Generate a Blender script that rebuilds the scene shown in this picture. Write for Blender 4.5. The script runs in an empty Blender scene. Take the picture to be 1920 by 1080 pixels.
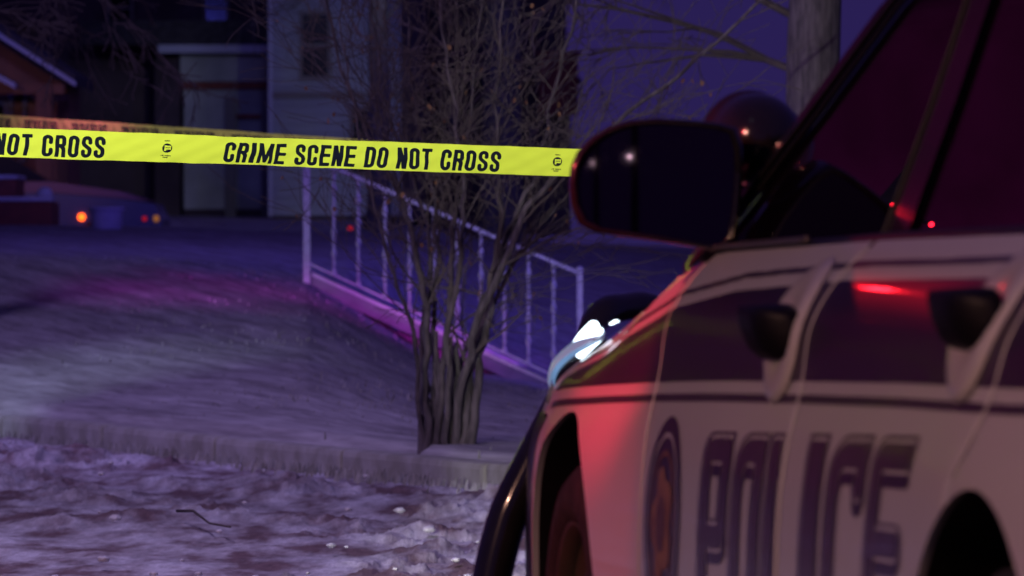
import bpy, bmesh, math, random
import numpy as np
from mathutils import Vector, Matrix, Euler
R = math.radians
random.seed(7); rng = np.random.default_rng(7)
sc = bpy.context.scene
C = sc.collection

# ------------------------------------------------------------------ camera
F = 11500.0                      # focal length in photo pixels (long telephoto)
HZ = 456.0                       # horizon row in the photo
CAMZ = 1.0
cam = bpy.data.cameras.new('camera'); co = bpy.data.objects.new('camera', cam); C.objects.link(co)
cam.sensor_width = 36; cam.lens = 36*F/1920
co.location = (0, 0, CAMZ)
co.rotation_euler = (R(90)-math.atan((540-HZ)/F), 0, 0)
cam.clip_start = 0.5; cam.clip_end = 1500
cam.dof.use_dof = True; cam.dof.focus_distance = 15.5
cam.dof.aperture_fstop = 12.0; cam.dof.aperture_blades = 0
sc.camera = co
sc.view_settings.view_transform = 'Standard'; sc.view_settings.look = 'None'
sc.view_settings.exposure = 0.0; sc.view_settings.gamma = 1.0
sc.view_settings.use_curve_mapping = False
sc.render.engine = 'CYCLES'
try:
    sc.cycles.use_denoising = True; sc.cycles.denoiser = 'OPENIMAGEDENOISE'
except Exception: pass
sc.cycles.max_bounces = 6; sc.cycles.sample_clamp_indirect = 3.0
sc.cycles.use_light_tree = True

# ------------------------------------------------------------------ world: night sky with violet city glow
w = bpy.data.worlds.new('World'); sc.world = w; w.use_nodes = True
nt = w.node_tree; nt.nodes.clear()
out = nt.nodes.new('ShaderNodeOutputWorld'); add = nt.nodes.new('ShaderNodeAddShader')
b1 = nt.nodes.new('ShaderNodeBackground'); b2 = nt.nodes.new('ShaderNodeBackground')
sky = nt.nodes.new('ShaderNodeTexSky'); sky.sky_type = 'NISHITA'; sky.sun_disc = False
sky.sun_elevation = R(-4); sky.sun_rotation = R(200)
nt.links.new(sky.outputs[0], b1.inputs[0]); b1.inputs[1].default_value = 0.02
b2.inputs[0].default_value = (0.0215, 0.0130, 0.084, 1); b2.inputs[1].default_value = 1.0
nt.links.new(b1.outputs[0], add.inputs[0]); nt.links.new(b2.outputs[0], add.inputs[1])
nt.links.new(add.outputs[0], out.inputs[0])
moon = bpy.data.lights.new('moon', 'SUN'); moon.energy = 0.004; moon.angle = R(0.5); moon.color = (0.8, 0.85, 1)
mo = bpy.data.objects.new('moon', moon); C.objects.link(mo); mo.rotation_euler = (R(40), 0, R(-30))

def spot(name, loc, tgt, power, color, half=10, blend=0.5, radius=0.1, sx=1.0, sy=1.0):
    l = bpy.data.lights.new(name, 'SPOT'); l.energy = power; l.color = color
    l.spot_size = R(2*half); l.spot_blend = blend; l.shadow_soft_size = radius
    o = bpy.data.objects.new(name, l); C.objects.link(o); o.location = loc
    d = Vector(tgt)-Vector(loc)
    o.rotation_euler = d.to_track_quat('-Z', 'Y').to_euler(); o.scale = (sx, sy, 1)
    return o
# headlight beam of a vehicle to the left of the camera: it catches the tape
spot('white_headlight_beam', (-2.6, 6.5, 1.45), (-0.50, 15.9, 1.25), 3900, (1.0, 1.0, 0.97), 6.6, .15, .05)
spot('lawn_pool_spot', (-6.5, 29.0, 5.0), (-2.75, 32.9, .16), 560, (.62, .76, 1.0), 13, 1.0, .2)  # overhead spot added to make the pale pool at the lawn foot
spot('railing_fill_spot', (-6.0, 12.0, 1.7), (-.35, 40, .75), 2500, (.72, .76, 1.0), 3.2, .8, .08, 1, .6)  # narrow spot added to brighten the railing
# sodium street lamp behind and left of the camera
spot('sodium_street_lamp', (-8.0, -1.5, 5.5), (.6, 8.6, .8), 1900, (1.0, .50, .36), 38, .6, .25)
# overhead fill spots added to lift the lawn and the road
spot('cool_lawn_fill', (-7.0, 27.0, 9.0), (-.8, 34, .3), 1700, (.53, .37, 1.0), 50, .8, 1.6)
spot('cool_road_fill', (-3.0, 18.0, 7.0), (-.8, 22, 0), 1050, (.68, .52, 1.0), 50, .8, .3)
# emergency lights of other vehicles, followed by fill spots added for the houses
spot('red_emergency_light', (-5.6, 9.0, 1.9), (.07, 9.50, .66), 380, (1.0, .045, .06), 6.9, .18, .10)
spot('red_emergency_light_high', (-3.4, 5.0, 3.0), (.24, 9.30, .94), 1700, (1.0, .01, .05), 3.5, .5, .06)
spot('blue_emergency_light', (7.5, 33.0, 7.0), (-.2, 48, .6), 3600, (.12, .06, 1.0), 30, .9, .3)
spot('magenta_emergency_light', (-3.2, 25.0, 3.1), (-1.62, 38.4, .66), 8500, (.75, .03, .90), 6.2, 1.0, .3, 1.0, .22)
spot('blue_house_fill', (-1.5, 52.0, 8.0), (-3.0, 84, 2.3), 1700, (.30, .28, 1.0), 22, .9, .5)  # blue spot added to tint the sided house wall

spot('blue_fascia_fill', (-8.5, 50.0, 6.0), (-5.6, 72, 3.2), 1500, (.10, .10, 1.0), 9, .9, .3)  # blue spot added for the edge of the porch roof
spot('neighbour_red_fill', (-9.0, 20.0, 4.0), (-24, 58, 6), 26000, (1.0, .03, .62), 20, .8, .4)  # added to redden the wall that the car windows reflect
spot('amber_porch_fill', (-7.2, 60.0, 3.5), (-5.6, 72, 2.2), 260, (1.0, .52, .16), 9, .9, .2)  # warm spot added to lift the porch posts
spot('grey_house_fill', (1.0, 45.0, 6.0), (-4.2, 90, 2.2), 4200, (.78, .85, .88), 4, .8, .4)  # pale spot added to lift the stucco wall
# ------------------------------------------------------------------ helpers
def at(px, py, D):
    return Vector(((px-960)/F*D, D, CAMZ+(HZ-py)/F*D))

def mat(name, col, rough=.6, metal=0, spec=.5, coat=0, emit=None, es=0, noise=None, alpha=None, bump=None, trans=0):
    m = bpy.data.materials.new(name); m.use_nodes = True; t = m.node_tree; b = t.nodes['Principled BSDF']
    b.inputs['Base Color'].default_value = (*col, 1); b.inputs['Roughness'].default_value = rough
    b.inputs['Metallic'].default_value = metal; b.inputs['Specular IOR Level'].default_value = spec
    b.inputs['Coat Weight'].default_value = coat; b.inputs['Coat Roughness'].default_value = .04
    b.inputs['Transmission Weight'].default_value = trans
    if emit: b.inputs['Emission Color'].default_value = (*emit, 1); b.inputs['Emission Strength'].default_value = es
    if noise:
        sc_, c2, det = noise[:3]
        tc = t.nodes.new('ShaderNodeTexCoord'); mp = t.nodes.new('ShaderNodeMapping')
        if len(noise) > 3: mp.inputs['Scale'].default_value = noise[3]
        n = t.nodes.new('ShaderNodeTexNoise'); n.inputs['Scale'].default_value = sc_; n.inputs['Detail'].default_value = det
        r = t.nodes.new('ShaderNodeValToRGB'); r.color_ramp.elements[0].position = .38; r.color_ramp.elements[1].position = .64
        r.color_ramp.elements[0].color = (*col, 1); r.color_ramp.elements[1].color = (*c2, 1)
        t.links.new(tc.outputs['Object'], mp.inputs[0]); t.links.new(mp.outputs[0], n.inputs['Vector'])
        t.links.new(n.outputs[0], r.inputs[0]); t.links.new(r.outputs[0], b.inputs['Base Color'])
        if bump:
            bp = t.nodes.new('ShaderNodeBump'); bp.inputs['Strength'].default_value = bump; bp.inputs['Distance'].default_value = .02
            t.links.new(n.outputs[0], bp.inputs['Height']); t.links.new(bp.outputs[0], b.inputs['Normal'])
    return m

def link(name, verts, faces, material, parent=None, smooth=False, label=None, cat=None, group=None, kind=None, mats=None, midx=None):
    me = bpy.data.meshes.new(name); me.from_pydata([tuple(v) for v in verts], [], faces)
    for mm in (mats or [material]): me.materials.append(mm)
    if midx is not None: me.polygons.foreach_set('material_index', midx)
    if smooth: me.polygons.foreach_set('use_smooth', [True]*len(me.polygons))
    me.update()
    o = bpy.data.objects.new(name, me); C.objects.link(o)
    if parent is not None: o.parent = parent
    tag(o, label, cat, group, kind)
    return o
def tag(o, label=None, cat=None, group=None, kind=None):
    if label: o['label'] = label
    if cat: o['category'] = cat
    if group: o['group'] = group
    if kind: o['kind'] = kind
    return o
def empty(name, loc, label=None, cat=None, group=None, rz=0):
    o = bpy.data.objects.new(name, None); C.objects.link(o); o.location = loc; o.rotation_euler = (0, 0, rz)
    o.empty_display_size = .1
    return tag(o, label, cat, group)

class MB:
    def __init__(s): s.v = []; s.f = []
    def add(s, vs, fs):
        n = len(s.v); s.v += [tuple(v) for v in vs]; s.f += [tuple(i+n for i in f) for f in fs]; return s
    def box(s, a, b):
        (x0, y0, z0), (x1, y1, z1) = a, b
        return s.add([(x0,y0,z0),(x1,y0,z0),(x1,y1,z0),(x0,y1,z0),(x0,y0,z1),(x1,y0,z1),(x1,y1,z1),(x0,y1,z1)],
                     [(0,3,2,1),(4,5,6,7),(0,1,5,4),(1,2,6,5),(2,3,7,6),(3,0,4,7)])
    def bevel_box(s, a, b, r):
        bm = bmesh.new(); bmesh.ops.create_cube(bm, size=1)
        a = Vector(a); b = Vector(b)
        for v in bm.verts: v.co = Vector(((v.co.x+.5)*(b.x-a.x)+a.x, (v.co.y+.5)*(b.y-a.y)+a.y, (v.co.z+.5)*(b.z-a.z)+a.z))
        bmesh.ops.bevel(bm, geom=list(bm.edges), offset=r, segments=2, affect='EDGES', profile=.6)
        bm.verts.index_update()
        s.add([v.co.copy() for v in bm.verts], [tuple(v.index for v in f.verts) for f in bm.faces]); bm.free(); return s
    def tube(s, pts, rad, n=8, cap=True, ex=None):
        pts = [Vector(p) for p in pts]; k = len(pts)
        rr = rad if hasattr(rad, '__len__') else [rad]*k
        base = len(s.v); up = None
        for i, p in enumerate(pts):
            d = (pts[min(i+1, k-1)]-pts[max(i-1, 0)]).normalized()
            if up is None: up = d.orthogonal().normalized()
            up = (up - d*up.dot(d)); up = up.normalized() if up.length > 1e-6 else d.orthogonal().normalized()
            sd = d.cross(up)
            for j in range(n):
                a = 2*math.pi*j/n
                s.v.append(tuple(p+(up*math.cos(a)+sd*math.sin(a))*rr[i]))
        for i in range(k-1):
            for j in range(n):
                a = base+i*n+j; b = base+i*n+(j+1) % n
                s.f.append((a, b, b+n, a+n))
        if cap:
            s.f.append(tuple(base+j for j in reversed(range(n)))); s.f.append(tuple(base+(k-1)*n+j for j in range(n)))
        return s
    def lathe(s, prof, org, axis, n=24, ups=(0, 0, 1)):
        axis = Vector(axis).normalized(); org = Vector(org); u = Vector(ups) if abs(axis.z) < .9 else Vector((1, 0, 0)); u = (u-axis*u.dot(axis)).normalized(); sd = axis.cross(u)
        base = len(s.v)
        for (r, h) in prof:
            for j in range(n):
                a = 2*math.pi*j/n; s.v.append(tuple(org+axis*h+(u*math.cos(a)+sd*math.sin(a))*r))
        for i in range(len(prof)-1):
            for j in range(n):
                a = base+i*n+j; b = base+i*n+(j+1) % n; s.f.append((a, b, b+n, a+n))
        return s
    def build(s, name, m, parent=None, smooth=False, **k): return link(name, s.v, s.f, m, parent, smooth, **k)

def recalc(o):
    bm = bmesh.new(); bm.from_mesh(o.data); bmesh.ops.recalc_face_normals(bm, faces=bm.faces); bm.to_mesh(o.data); bm.free(); return o

_perm = rng.integers(0, 1 << 30, 65536)
def vnoise(x, y, seed=0):
    xi = np.floor(x).astype(np.int64); yi = np.floor(y).astype(np.int64); fx = x-xi; fy = y-yi
    fx = fx*fx*(3-2*fx); fy = fy*fy*(3-2*fy)
    def h(a, b): return (_perm[(a*7919+b*104729+seed*1301) & 65535] & 0xffff)/65535.0
    return (h(xi, yi)*(1-fx)+h(xi+1, yi)*fx)*(1-fy)+(h(xi, yi+1)*(1-fx)+h(xi+1, yi+1)*fx)*fy
def fbm(x, y, oct=4, seed=0):
    t = 0; a = .5; n = 0
    for k in range(oct): t = t+a*vnoise(x*2**k, y*2**k, seed+k); n += a; a *= .55
    return t/n

# ------------------------------------------------------------------ materials
def ground_mat(name, snow_col, dirt_col, scale, lo, hi, stretch=(1, 1, 1), rz=0, rough=.75, bumpd=.02, sc2=14):
    m = bpy.data.materials.new(name); m.use_nodes = True; t = m.node_tree; b = t.nodes['Principled BSDF']
    tc = t.nodes.new('ShaderNodeTexCoord'); mp = t.nodes.new('ShaderNodeMapping'); mp.inputs['Scale'].default_value = stretch
    mp.inputs['Rotation'].default_value = (0, 0, rz)
    n1 = t.nodes.new('ShaderNodeTexNoise'); n1.inputs['Scale'].default_value = scale; n1.inputs['Detail'].default_value = 7; n1.inputs['Roughness'].default_value = .62
    r = t.nodes.new('ShaderNodeValToRGB'); r.color_ramp.elements[0].position = lo; r.color_ramp.elements[1].position = hi
    r.color_ramp.elements[0].color = (*dirt_col, 1); r.color_ramp.elements[1].color = (*snow_col, 1)
    n2 = t.nodes.new('ShaderNodeTexNoise'); n2.inputs['Scale'].default_value = scale*sc2; n2.inputs['Detail'].default_value = 4
    mx = t.nodes.new('ShaderNodeMix'); mx.data_type = 'RGBA'; mx.blend_type = 'MULTIPLY'; mx.inputs[0].default_value = .55
    r2 = t.nodes.new('ShaderNodeValToRGB'); r2.color_ramp.elements[0].position = .3; r2.color_ramp.elements[1].position = .65
    r2.color_ramp.elements[0].color = (.35, .33, .33, 1)
    bp = t.nodes.new('ShaderNodeBump'); bp.inputs['Strength'].default_value = .8; bp.inputs['Distance'].default_value = bumpd
    L = t.links.new
    mp.inputs['Rotation'].default_value = (0, 0, 0); mr = t.nodes.new('ShaderNodeMapping'); mr.inputs['Rotation'].default_value = (0, 0, rz)
    L(tc.outputs['Object'], mr.inputs[0]); L(mr.outputs[0], mp.inputs[0]); L(mp.outputs[0], n1.inputs['Vector']); L(mp.outputs[0], n2.inputs['Vector'])
    L(n1.outputs[0], r.inputs[0]); L(n2.outputs[0], r2.inputs[0]); L(r.outputs[0], mx.inputs[6]); L(r2.outputs[0], mx.inputs[7])
    L(mx.outputs[2], b.inputs['Base Color']); L(n2.outputs[0], bp.inputs['Height']); L(bp.outputs[0], b.inputs['Normal'])
    b.inputs['Roughness'].default_value = rough; b.inputs['Specular IOR Level'].default_value = .25
    return m
M = {}
M['lawn'] = ground_mat('frosted_grass', (.60, .60, .60), (.25, .24, .24), 9.0, .36, .80, (1.0, .07, 1), R(-21), .75, .01, 3.5)
M['road'] = ground_mat('asphalt', (.09, .09, .09), (.045, .045, .045), 3, .4, .7)
M['snow'] = ground_mat('trampled_snow', (.72, .72, .76), (.22, .15, .15), 4.2, .40, .62, (1, .30, 1), 0, .6, .015, 7)
M['snowcap'] = mat('fresh_snow', (.75, .75, .78), .7, noise=(9, (.6, .6, .62), 4), bump=.4)
M['kerb'] = mat('kerb_concrete', (.26, .26, .21), .85, noise=(7, (.38, .38, .34), 7), bump=.6)
M['bark'] = mat('grey_bark', (.055, .045, .050), .9, noise=(40, (.12, .10, .105), 5, (1, 1, .2)), bump=.35)
M['twig'] = mat('twig_bark', (.075, .06, .055), .9)
M['leaf'] = mat('dead_leaf', (.20, .10, .05), .8)
M['grass'] = mat('dry_grass', (.22, .22, .20), .8, noise=(3, (.42, .42, .42), 2))
M['rail'] = mat('white_iron_paint', (.62, .63, .65), .45, noise=(30, (.48, .48, .50), 3))
M['concrete'] = mat('stair_concrete', (.20, .20, .20), .9, noise=(7, (.28, .28, .28), 5), bump=.4)
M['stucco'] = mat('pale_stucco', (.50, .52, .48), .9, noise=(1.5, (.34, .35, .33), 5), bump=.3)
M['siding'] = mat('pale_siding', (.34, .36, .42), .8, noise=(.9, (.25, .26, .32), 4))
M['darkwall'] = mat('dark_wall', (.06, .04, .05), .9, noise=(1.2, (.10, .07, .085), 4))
M['brownwall'] = mat('brown_wood_wall', (.30, .13, .06), .8, noise=(3, (.20, .09, .045), 5, (1, 1, .15)))
M['roof'] = mat('dark_shingles', (.03, .028, .03), .9, noise=(12, (.055, .05, .055), 4))
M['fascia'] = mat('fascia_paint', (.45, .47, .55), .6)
M['brick'] = mat('red_brick', (.28, .075, .05), .85, noise=(7, (.20, .06, .045), 5), bump=.4)
M['winglass'] = mat('window_glass', (.01, .01, .012), .08, spec=.8)
M['frame'] = mat('window_frame_paint', (.16, .14, .14), .6)
M['pot'] = mat('galvanised_pot', (.70, .76, .80), .5, metal=0, noise=(6, (.55, .62, .66), 3))
M['paint'] = mat('white_car_paint', (.66, .66, .65), .30, spec=.5, coat=.22, noise=(1.3, (.62, .62, .61), 4))
M['navy'] = mat('navy_vinyl', (.030, .014, .036), .34, coat=.12, noise=(2.2, (.040, .018, .044), 3))
M['navy_ink'] = mat('navy_vinyl_ink', (.045, .024, .050), .35, coat=.2, noise=(9, (.058, .034, .062), 3))
M['letterfill'] = mat('letter_vinyl', (.078, .045, .072), .35, coat=.2, noise=(9, (.098, .060, .088), 3))
M['silver'] = mat('silver_vinyl', (.62, .60, .58), .30, coat=.4)
M['black'] = mat('black_plastic', (.012, .011, .012), .32, noise=(30, (.017, .015, .017), 3))
M['gripblack'] = mat('handle_black', (.006, .004, .007), .5, spec=.3)
M['blackgloss'] = mat('black_gloss_steel', (.014, .012, .013), .16, coat=.6, noise=(20, (.02, .017, .018), 3))
M['rubber'] = mat('tyre_rubber', (.012, .012, .012), .8, noise=(20, (.03, .028, .028), 4), bump=.3)
M['rim'] = mat('painted_steel_rim', (.055, .052, .036), .6, metal=.1, noise=(9, (.035, .033, .024), 4))
M['carglass'] = mat('tinted_glass', (.006, .003, .006), .0, spec=.55)
M['mirror'] = mat('mirror_glass', (.09, .05, .06), .015, metal=1.0)
M['seal'] = mat('window_seal', (.014, .011, .012), .5)
M['chrome'] = mat('headlamp_chrome', (.75, .80, .85), .12, metal=1.0)
M['lampon'] = mat('lit_headlamp', (.9, .95, 1), .3, emit=(.72, .88, 1.0), es=5.0)
M['lamphalo'] = mat('headlamp_diffuser', (.6, .75, .9), .25, emit=(.30, .50, .80), es=.3)
M['redlens'] = mat('red_lens', (.45, .01, .02), .15, emit=(1, .02, .03), es=.15)
M['bluelens'] = mat('blue_lens', (.01, .02, .5), .15)
M['glinttube'] = mat('satin_glint_tube', (.12, .10, .10), .35, metal=.4)
M['gold'] = mat('badge_gold', (.42, .20, .10), .4, noise=(30, (.25, .10, .06), 3))
M['badge'] = mat('badge_brown', (.12, .04, .045), .4, noise=(40, (.2, .09, .07), 3))
M['tape'] = mat('yellow_tape_plastic', (.76, .93, .075), .35, spec=.4)
M['tapefar'] = mat('yellow_tape_plastic_worn', (.72, .86, .10), .5)
M['ink'] = mat('black_print_ink', (.008, .012, .022), .30)
M['amber'] = mat('amber_lamp', (.9, .3, .02), .4, emit=(1.0, .10, .006), es=4.5)
M['amberdim'] = mat('amber_reflector', (.9, .4, .06), .4, emit=(1.0, .35, .05), es=.22)
M['redlamp'] = mat('red_tail_lamp', (.8, .02, .02), .4, emit=(1.0, .02, .03), es=.3)
M['glint_lamp'] = mat('red_glint_lamp', (1, .05, .05), .4, emit=(1.0, .01, .03), es=9)
M['bulb'] = mat('glint_bulb', (1, 1, 1), .5, emit=(.85, .92, 1.0), es=40.0)
M['pinklit'] = mat('pink_lit_paint', (.22, .05, .09), .4, coat=.4)  # pink light on the parked car's hood is put into this colour
M['darkcar'] = mat('dark_blue_car_paint', (.05, .04, .12), .4, coat=.4)

# ------------------------------------------------------------------ SDF shapes and clipping
def seg_d(X, Y, a, b):
    ax, ay = a; bx, by = b; dx, dy = bx-ax, by-ay; L = dx*dx+dy*dy+1e-12
    t = np.clip(((X-ax)*dx+(Y-ay)*dy)/L, 0, 1)
    return np.hypot(X-ax-t*dx, Y-ay-t*dy)
def poly_d(X, Y, strokes):
    d = np.full(np.shape(X), 1e9)
    for st in strokes:
        for a, b in zip(st[:-1], st[1:]): d = np.minimum(d, seg_d(X, Y, a, b))
    return d
def arc(cx, cy, rx, ry, a0, a1, n=7):
    return [(cx+rx*math.cos(R(a0+(a1-a0)*i/n)), cy+ry*math.sin(R(a0+(a1-a0)*i/n))) for i in range(n+1)]
def glyph(ch, W, h):
    """centre-line strokes inside a box W x 1, h = half stroke width"""
    l, r, b, t = h, W-h, h, 1-h; c = W/2; m = .52; rr = (r-l)/2; e = .3
    O = arc(c, t-rr, rr, rr, 0, 180)+arc(c, b+rr, rr, rr, 180, 360); O.append(O[0])
    g = {
     'C': [[(r, .66)]+arc(c, t-rr, rr, rr, 0, 180)+arc(c, b+rr, rr, rr, 180, 360)+[(r, .34)]],
     'O': [O],
     'R': [[(l, -e), (l, 1+e)], [(l, t), (r-rr*.8, t)]+arc(r-rr*.8, t-rr*.8, rr*.8, rr*.8, 90, 0)+[(r, m+rr*.9)]+arc(r-rr*.8, m+rr*.8, rr*.8, rr*.8, 0, -90)+[(l, m)], [(c, m), (r-.02, m-.12), (r, .3), (r, -e)]],
     'I': [[(W/2, -e), (W/2, 1+e)]],
     'M': [[(l, -e), (l, 1+e)], [(r, -e), (r, 1+e)], [(l, 1.05), (c, .12)], [(r, 1.05), (c, .12)]],
     'E': [[(l, -e), (l, 1+e)], [(l, t), (W+e, t)], [(l, b), (W+e, b)], [(l, m-.01), (W-.05, m-.01)]],
     'S': [[(r, .70)]+arc(c, t-rr, rr, rr, 0, 180)+[(l, .68), (l+.03, .60), (r-.03, .42), (r, .33)]+arc(c, b+rr, rr, rr, 0, -180)+[(l, .30)]],
     'N': [[(l, -e), (l, 1+e)], [(r, -e), (r, 1+e)], [(l, 1.05), (r, -.05)]],
     'D': [[(l, -e), (l, 1+e)], [(l, t), (r-rr, t)]+arc(r-rr, t-rr, rr, rr, 90, 0)+arc(r-rr, b+rr, rr, rr, 0, -90)+[(l, b)]],
     'T': [[(c, -e), (c, 1+e)], [(-e, t), (W+e, t)]],
     'P': [[(l, -e), (l, 1+e)], [(l, t), (r-rr*.6, t)]+arc(r-rr*.6, t-rr*.6, rr*.6, rr*.6, 90, 0)+arc(r-rr*.6, .40+rr*.6, rr*.6, rr*.6, 0, -90)+[(l, .40)]],
     'L': [[(l, -e), (l, 1+e)], [(l, b), (W+e, b)]],
    }
    return g[ch]
def glyph_phi(ch, X, Y, W, h):
    d = poly_d(X, Y, glyph(ch, W, h))-h
    box = np.maximum(np.maximum(-X, X-W), np.maximum(-Y, Y-1))
    return np.maximum(d, box)
def clip_grid(us, ws, phi):
    """triangulated region phi<0 over grid; returns (list of (u,w)), faces"""
    nu, nw = len(us), len(ws); ins = phi < 0
    vid = {}; vs = []; fs = []
    def gv(i, j):
        k = (i, j)
        if k not in vid: vid[k] = len(vs); vs.append((us[i], ws[j]))
        return vid[k]
    def cut(p, q):
        k = (p, q) if p < q else (q, p)
        if k not in vid:
            a, b = k; pa, pb = phi[a], phi[b]; t = pa/(pa-pb)
            t = min(max(t, 1e-4), 1-1e-4)
            vid[k] = len(vs)
            vs.append((us[a[0]]*(1-t)+us[b[0]]*t, ws[a[1]]*(1-t)+ws[b[1]]*t))
        return vid[k]
    cnt = ins[:-1, :-1].astype(int)+ins[1:, :-1]+ins[:-1, 1:]+ins[1:, 1:]
    for i, j in zip(*np.nonzero(cnt)):
        i = int(i); j = int(j)
        if cnt[i, j] == 4: fs.append((gv(i, j), gv(i+1, j), gv(i+1, j+1), gv(i, j+1))); continue
        for tri in (((i, j), (i+1, j), (i+1, j+1)), ((i, j), (i+1, j+1), (i, j+1))):
            poly = []
            for k in range(3):
                p, q = tri[k], tri[(k+1) % 3]
                if ins[p]: poly.append(gv(*p))
                if ins[p] != ins[q]: poly.append(cut(p, q))
            if len(poly) >= 3: fs.append(tuple(poly))
    return vs, fs

# ================================================================== TERRAIN
KA = .379
def kerbY(a): return np.where(np.asarray(a) > -.112, 9.46/(np.maximum(a, -.2)+KA), 35.43)            # where a ray X = a*Y meets the kerb line
cols = np.array([-2500, -600, 0, 300, 575, 650, 720, 800, 900, 1010, 1100, 1300, 1600, 2400, 5200], float)
# heights at distances (kerb, 36, 40, 42, 45, 50, 60, 90)
tabY = np.array([0, .5, 1, 2, 3, 4, 5, 6], float)   # row index -> kerb, mid, 40, 42, 45, 50, 60, 90, 
tab = {
 -2500: [.13, .50, .92, .96, 1.0, 1.05, 1.12, 1.35],
 -600:  [.13, .50, .92, .96, 1.0, 1.05, 1.12, 1.35],
 0:     [.13, .52, .90, .95, .99, 1.05, 1.14, 1.38],
 300:   [.13, .48, .87, .93, .98, 1.03, 1.12, 1.40],
 575:   [.13, .42, .74, .86, .92, .98, 1.08, 1.38],
 650:   [.13, .34, .60, .84, .92, .98, 1.08, 1.38],
 720:   [.13, .27, .44, .74, .88, .98, 1.08, 1.34],
 800:   [.13, .20, .28, .40, .70, .92, 1.04, 1.25],
 900:   [.13, .13, .14, .26, .55, .82, 1.00, 1.1],
 1010:  [.13, .10, .08, .18, .45, .72, .97, 1.0],
 1100:  [.13, .10, .08, .16, .42, .66, .94, .9],
 1300:  [.13, .10, .08, .15, .36, .58, .80, .6],
 1600:  [.13, .10, .08, .14, .30, .50, .62, .3],
 2400:  [.13, .10, .08, .12, .20, .35, .45, .2],
 5200:  [.13, .10, .08, .12, .20, .30, .35, .2]}
T = np.array([tab[int(c)] for c in cols])
def terrain_z(X, Y):
    X = np.asarray(X, float); Y = np.asarray(Y, float)
    a = X/Y; px = a*F+960; ky = kerbY(a)
    knots = np.array([0, 0, 40, 42, 45, 50, 60, 90.])
    px = np.clip(px, -2500, 5200)
    # row parameter
    t = np.zeros_like(Y)
    mid = ky+(40-ky)*.5
    t = np.where(Y <= mid, (Y-ky)/(mid-ky), np.where(Y <= 40, 1+(Y-mid)/(40-mid), 2+np.interp(Y, [40, 42, 45, 50, 60, 90], [0, 1, 2, 3, 4, 5])))
    t = np.clip(t, 0, 6.9999)
    ci = np.clip(np.searchsorted(cols, px, side='right')-1, 0, len(cols)-2); cf = (px-cols[ci])/(cols[ci+1]-cols[ci]); 
    ti = np.floor(t).astype(int); ti = np.clip(ti, 0, 6); tf = t-ti
    z = (T[ci, ti]*(1-cf)+T[ci+1, ti]*cf)*(1-tf)+(T[ci, ti+1]*(1-cf)+T[ci+1, ti+1]*cf)*tf
    dip = sstep0(66.5, 69, Y)*(1-sstep0(75, 79, Y))*(1-sstep0(330, 430, (X/Y)*F+960))
    return z-.62*dip
def sstep0(a, b, x): t = np.clip((x-a)/(b-a), 0, 1); return t*t*(3-2*t)
def tz(x, y): return float(terrain_z(np.array([x]), np.array([y]))[0])

def grid_obj(name, X, Y, Z, m, **k):
    nu, nv = X.shape
    V = np.stack([X, Y, Z], -1).reshape(-1, 3)
    i = np.arange((nu-1)*(nv-1)); a = (i//(nv-1))*nv+i % (nv-1)
    faces = np.stack([a, a+nv, a+nv+1, a+1], -1)
    me = bpy.data.meshes.new(name)
    me.vertices.add(len(V)); me.vertices.foreach_set('co', V.ravel())
    me.loops.add(len(faces)*4); me.loops.foreach_set('vertex_index', faces.ravel())
    me.polygons.add(len(faces)); me.polygons.foreach_set('loop_start', np.arange(0, len(faces)*4, 4)); 
    me.polygons.foreach_set('use_smooth', np.ones(len(faces), bool))
    me.materials.append(m); me.update(calc_edges=True); me.validate()
    o = bpy.data.objects.new(name, me); C.objects.link(o); tag(o, **k); return o

# lawn: one sheet from the kerb to the horizon
pxs = np.concatenate([np.linspace(-9000, -2000, 12)[:-1], np.linspace(-2000, -150, 20)[:-1], np.linspace(-150, 1500, 330)[:-1], np.linspace(1500, 6000, 40)])
A = (pxs-960)/F
s = np.concatenate([np.linspace(0, 1, 150)[:-1], np.linspace(1, 2.2, 90)[:-1], np.linspace(2.2, 16, 60)])
Xg = np.zeros((len(A), len(s))); Yg = Xg.copy()
for i, a in enumerate(A):
    ky = kerbY(a)+.15
    yy = np.where(s <= 1, ky+(40-ky)*s, 40+(s-1)*42)
    Yg[i] = yy; Xg[i] = a*yy
Zg = terrain_z(Xg, Yg)
fade = np.clip((Yg-kerbY(Xg/Yg)-.2)/1.2, 0, 1)
Zg = Zg-.09*np.clip(1-(Yg-kerbY(Xg/Yg)-.15)/.25, 0, 1)
Zg = Zg+(fbm(Xg*2.2, Yg*1.1, 5, 3)-.5)*.05*fade+(fbm(Xg*9, Yg*3, 3, 9)-.5)*.015*fade
grid_obj('lawn', Xg, Yg, Zg, M['lawn'], kind='structure')

# road sheet and the trampled snow over it
kd = Vector((-.3545, .935, 0)); kn = Vector((.935, .3545, 0)); K0 = Vector((-2.67, 32, 0))
p = [K0+kd*(60), K0-kd*120, K0-kd*120-kn*60, K0+kd*60-kn*60]
link('road', [(q.x, q.y, -.05) for q in p], [(0, 1, 2, 3)], M['road'], kind='structure')
pxs = np.concatenate([np.linspace(-9000, -3500, 12)[:-1], np.linspace(-3500, -120, 60)[:-1], np.linspace(-120, 1100, 520)[:-1], np.linspace(1100, 4200, 80)])
A = (pxs-960)/F
s = np.linspace(0, 1, 330)**1.0
Xg = np.zeros((len(A), len(s))); Yg = Xg.copy()
for i, a in enumerate(A):
    y1 = kerbY(a)-.02; yy = 12+(y1-12)*s
    Yg[i] = yy; Xg[i] = a*yy
n1 = fbm(Xg*3.2, Yg*1.7, 4, 21); n2 = fbm(Xg*11, Yg*5.5, 4, 33); n3 = fbm(Xg*34, Yg*15, 2, 41)
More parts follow.
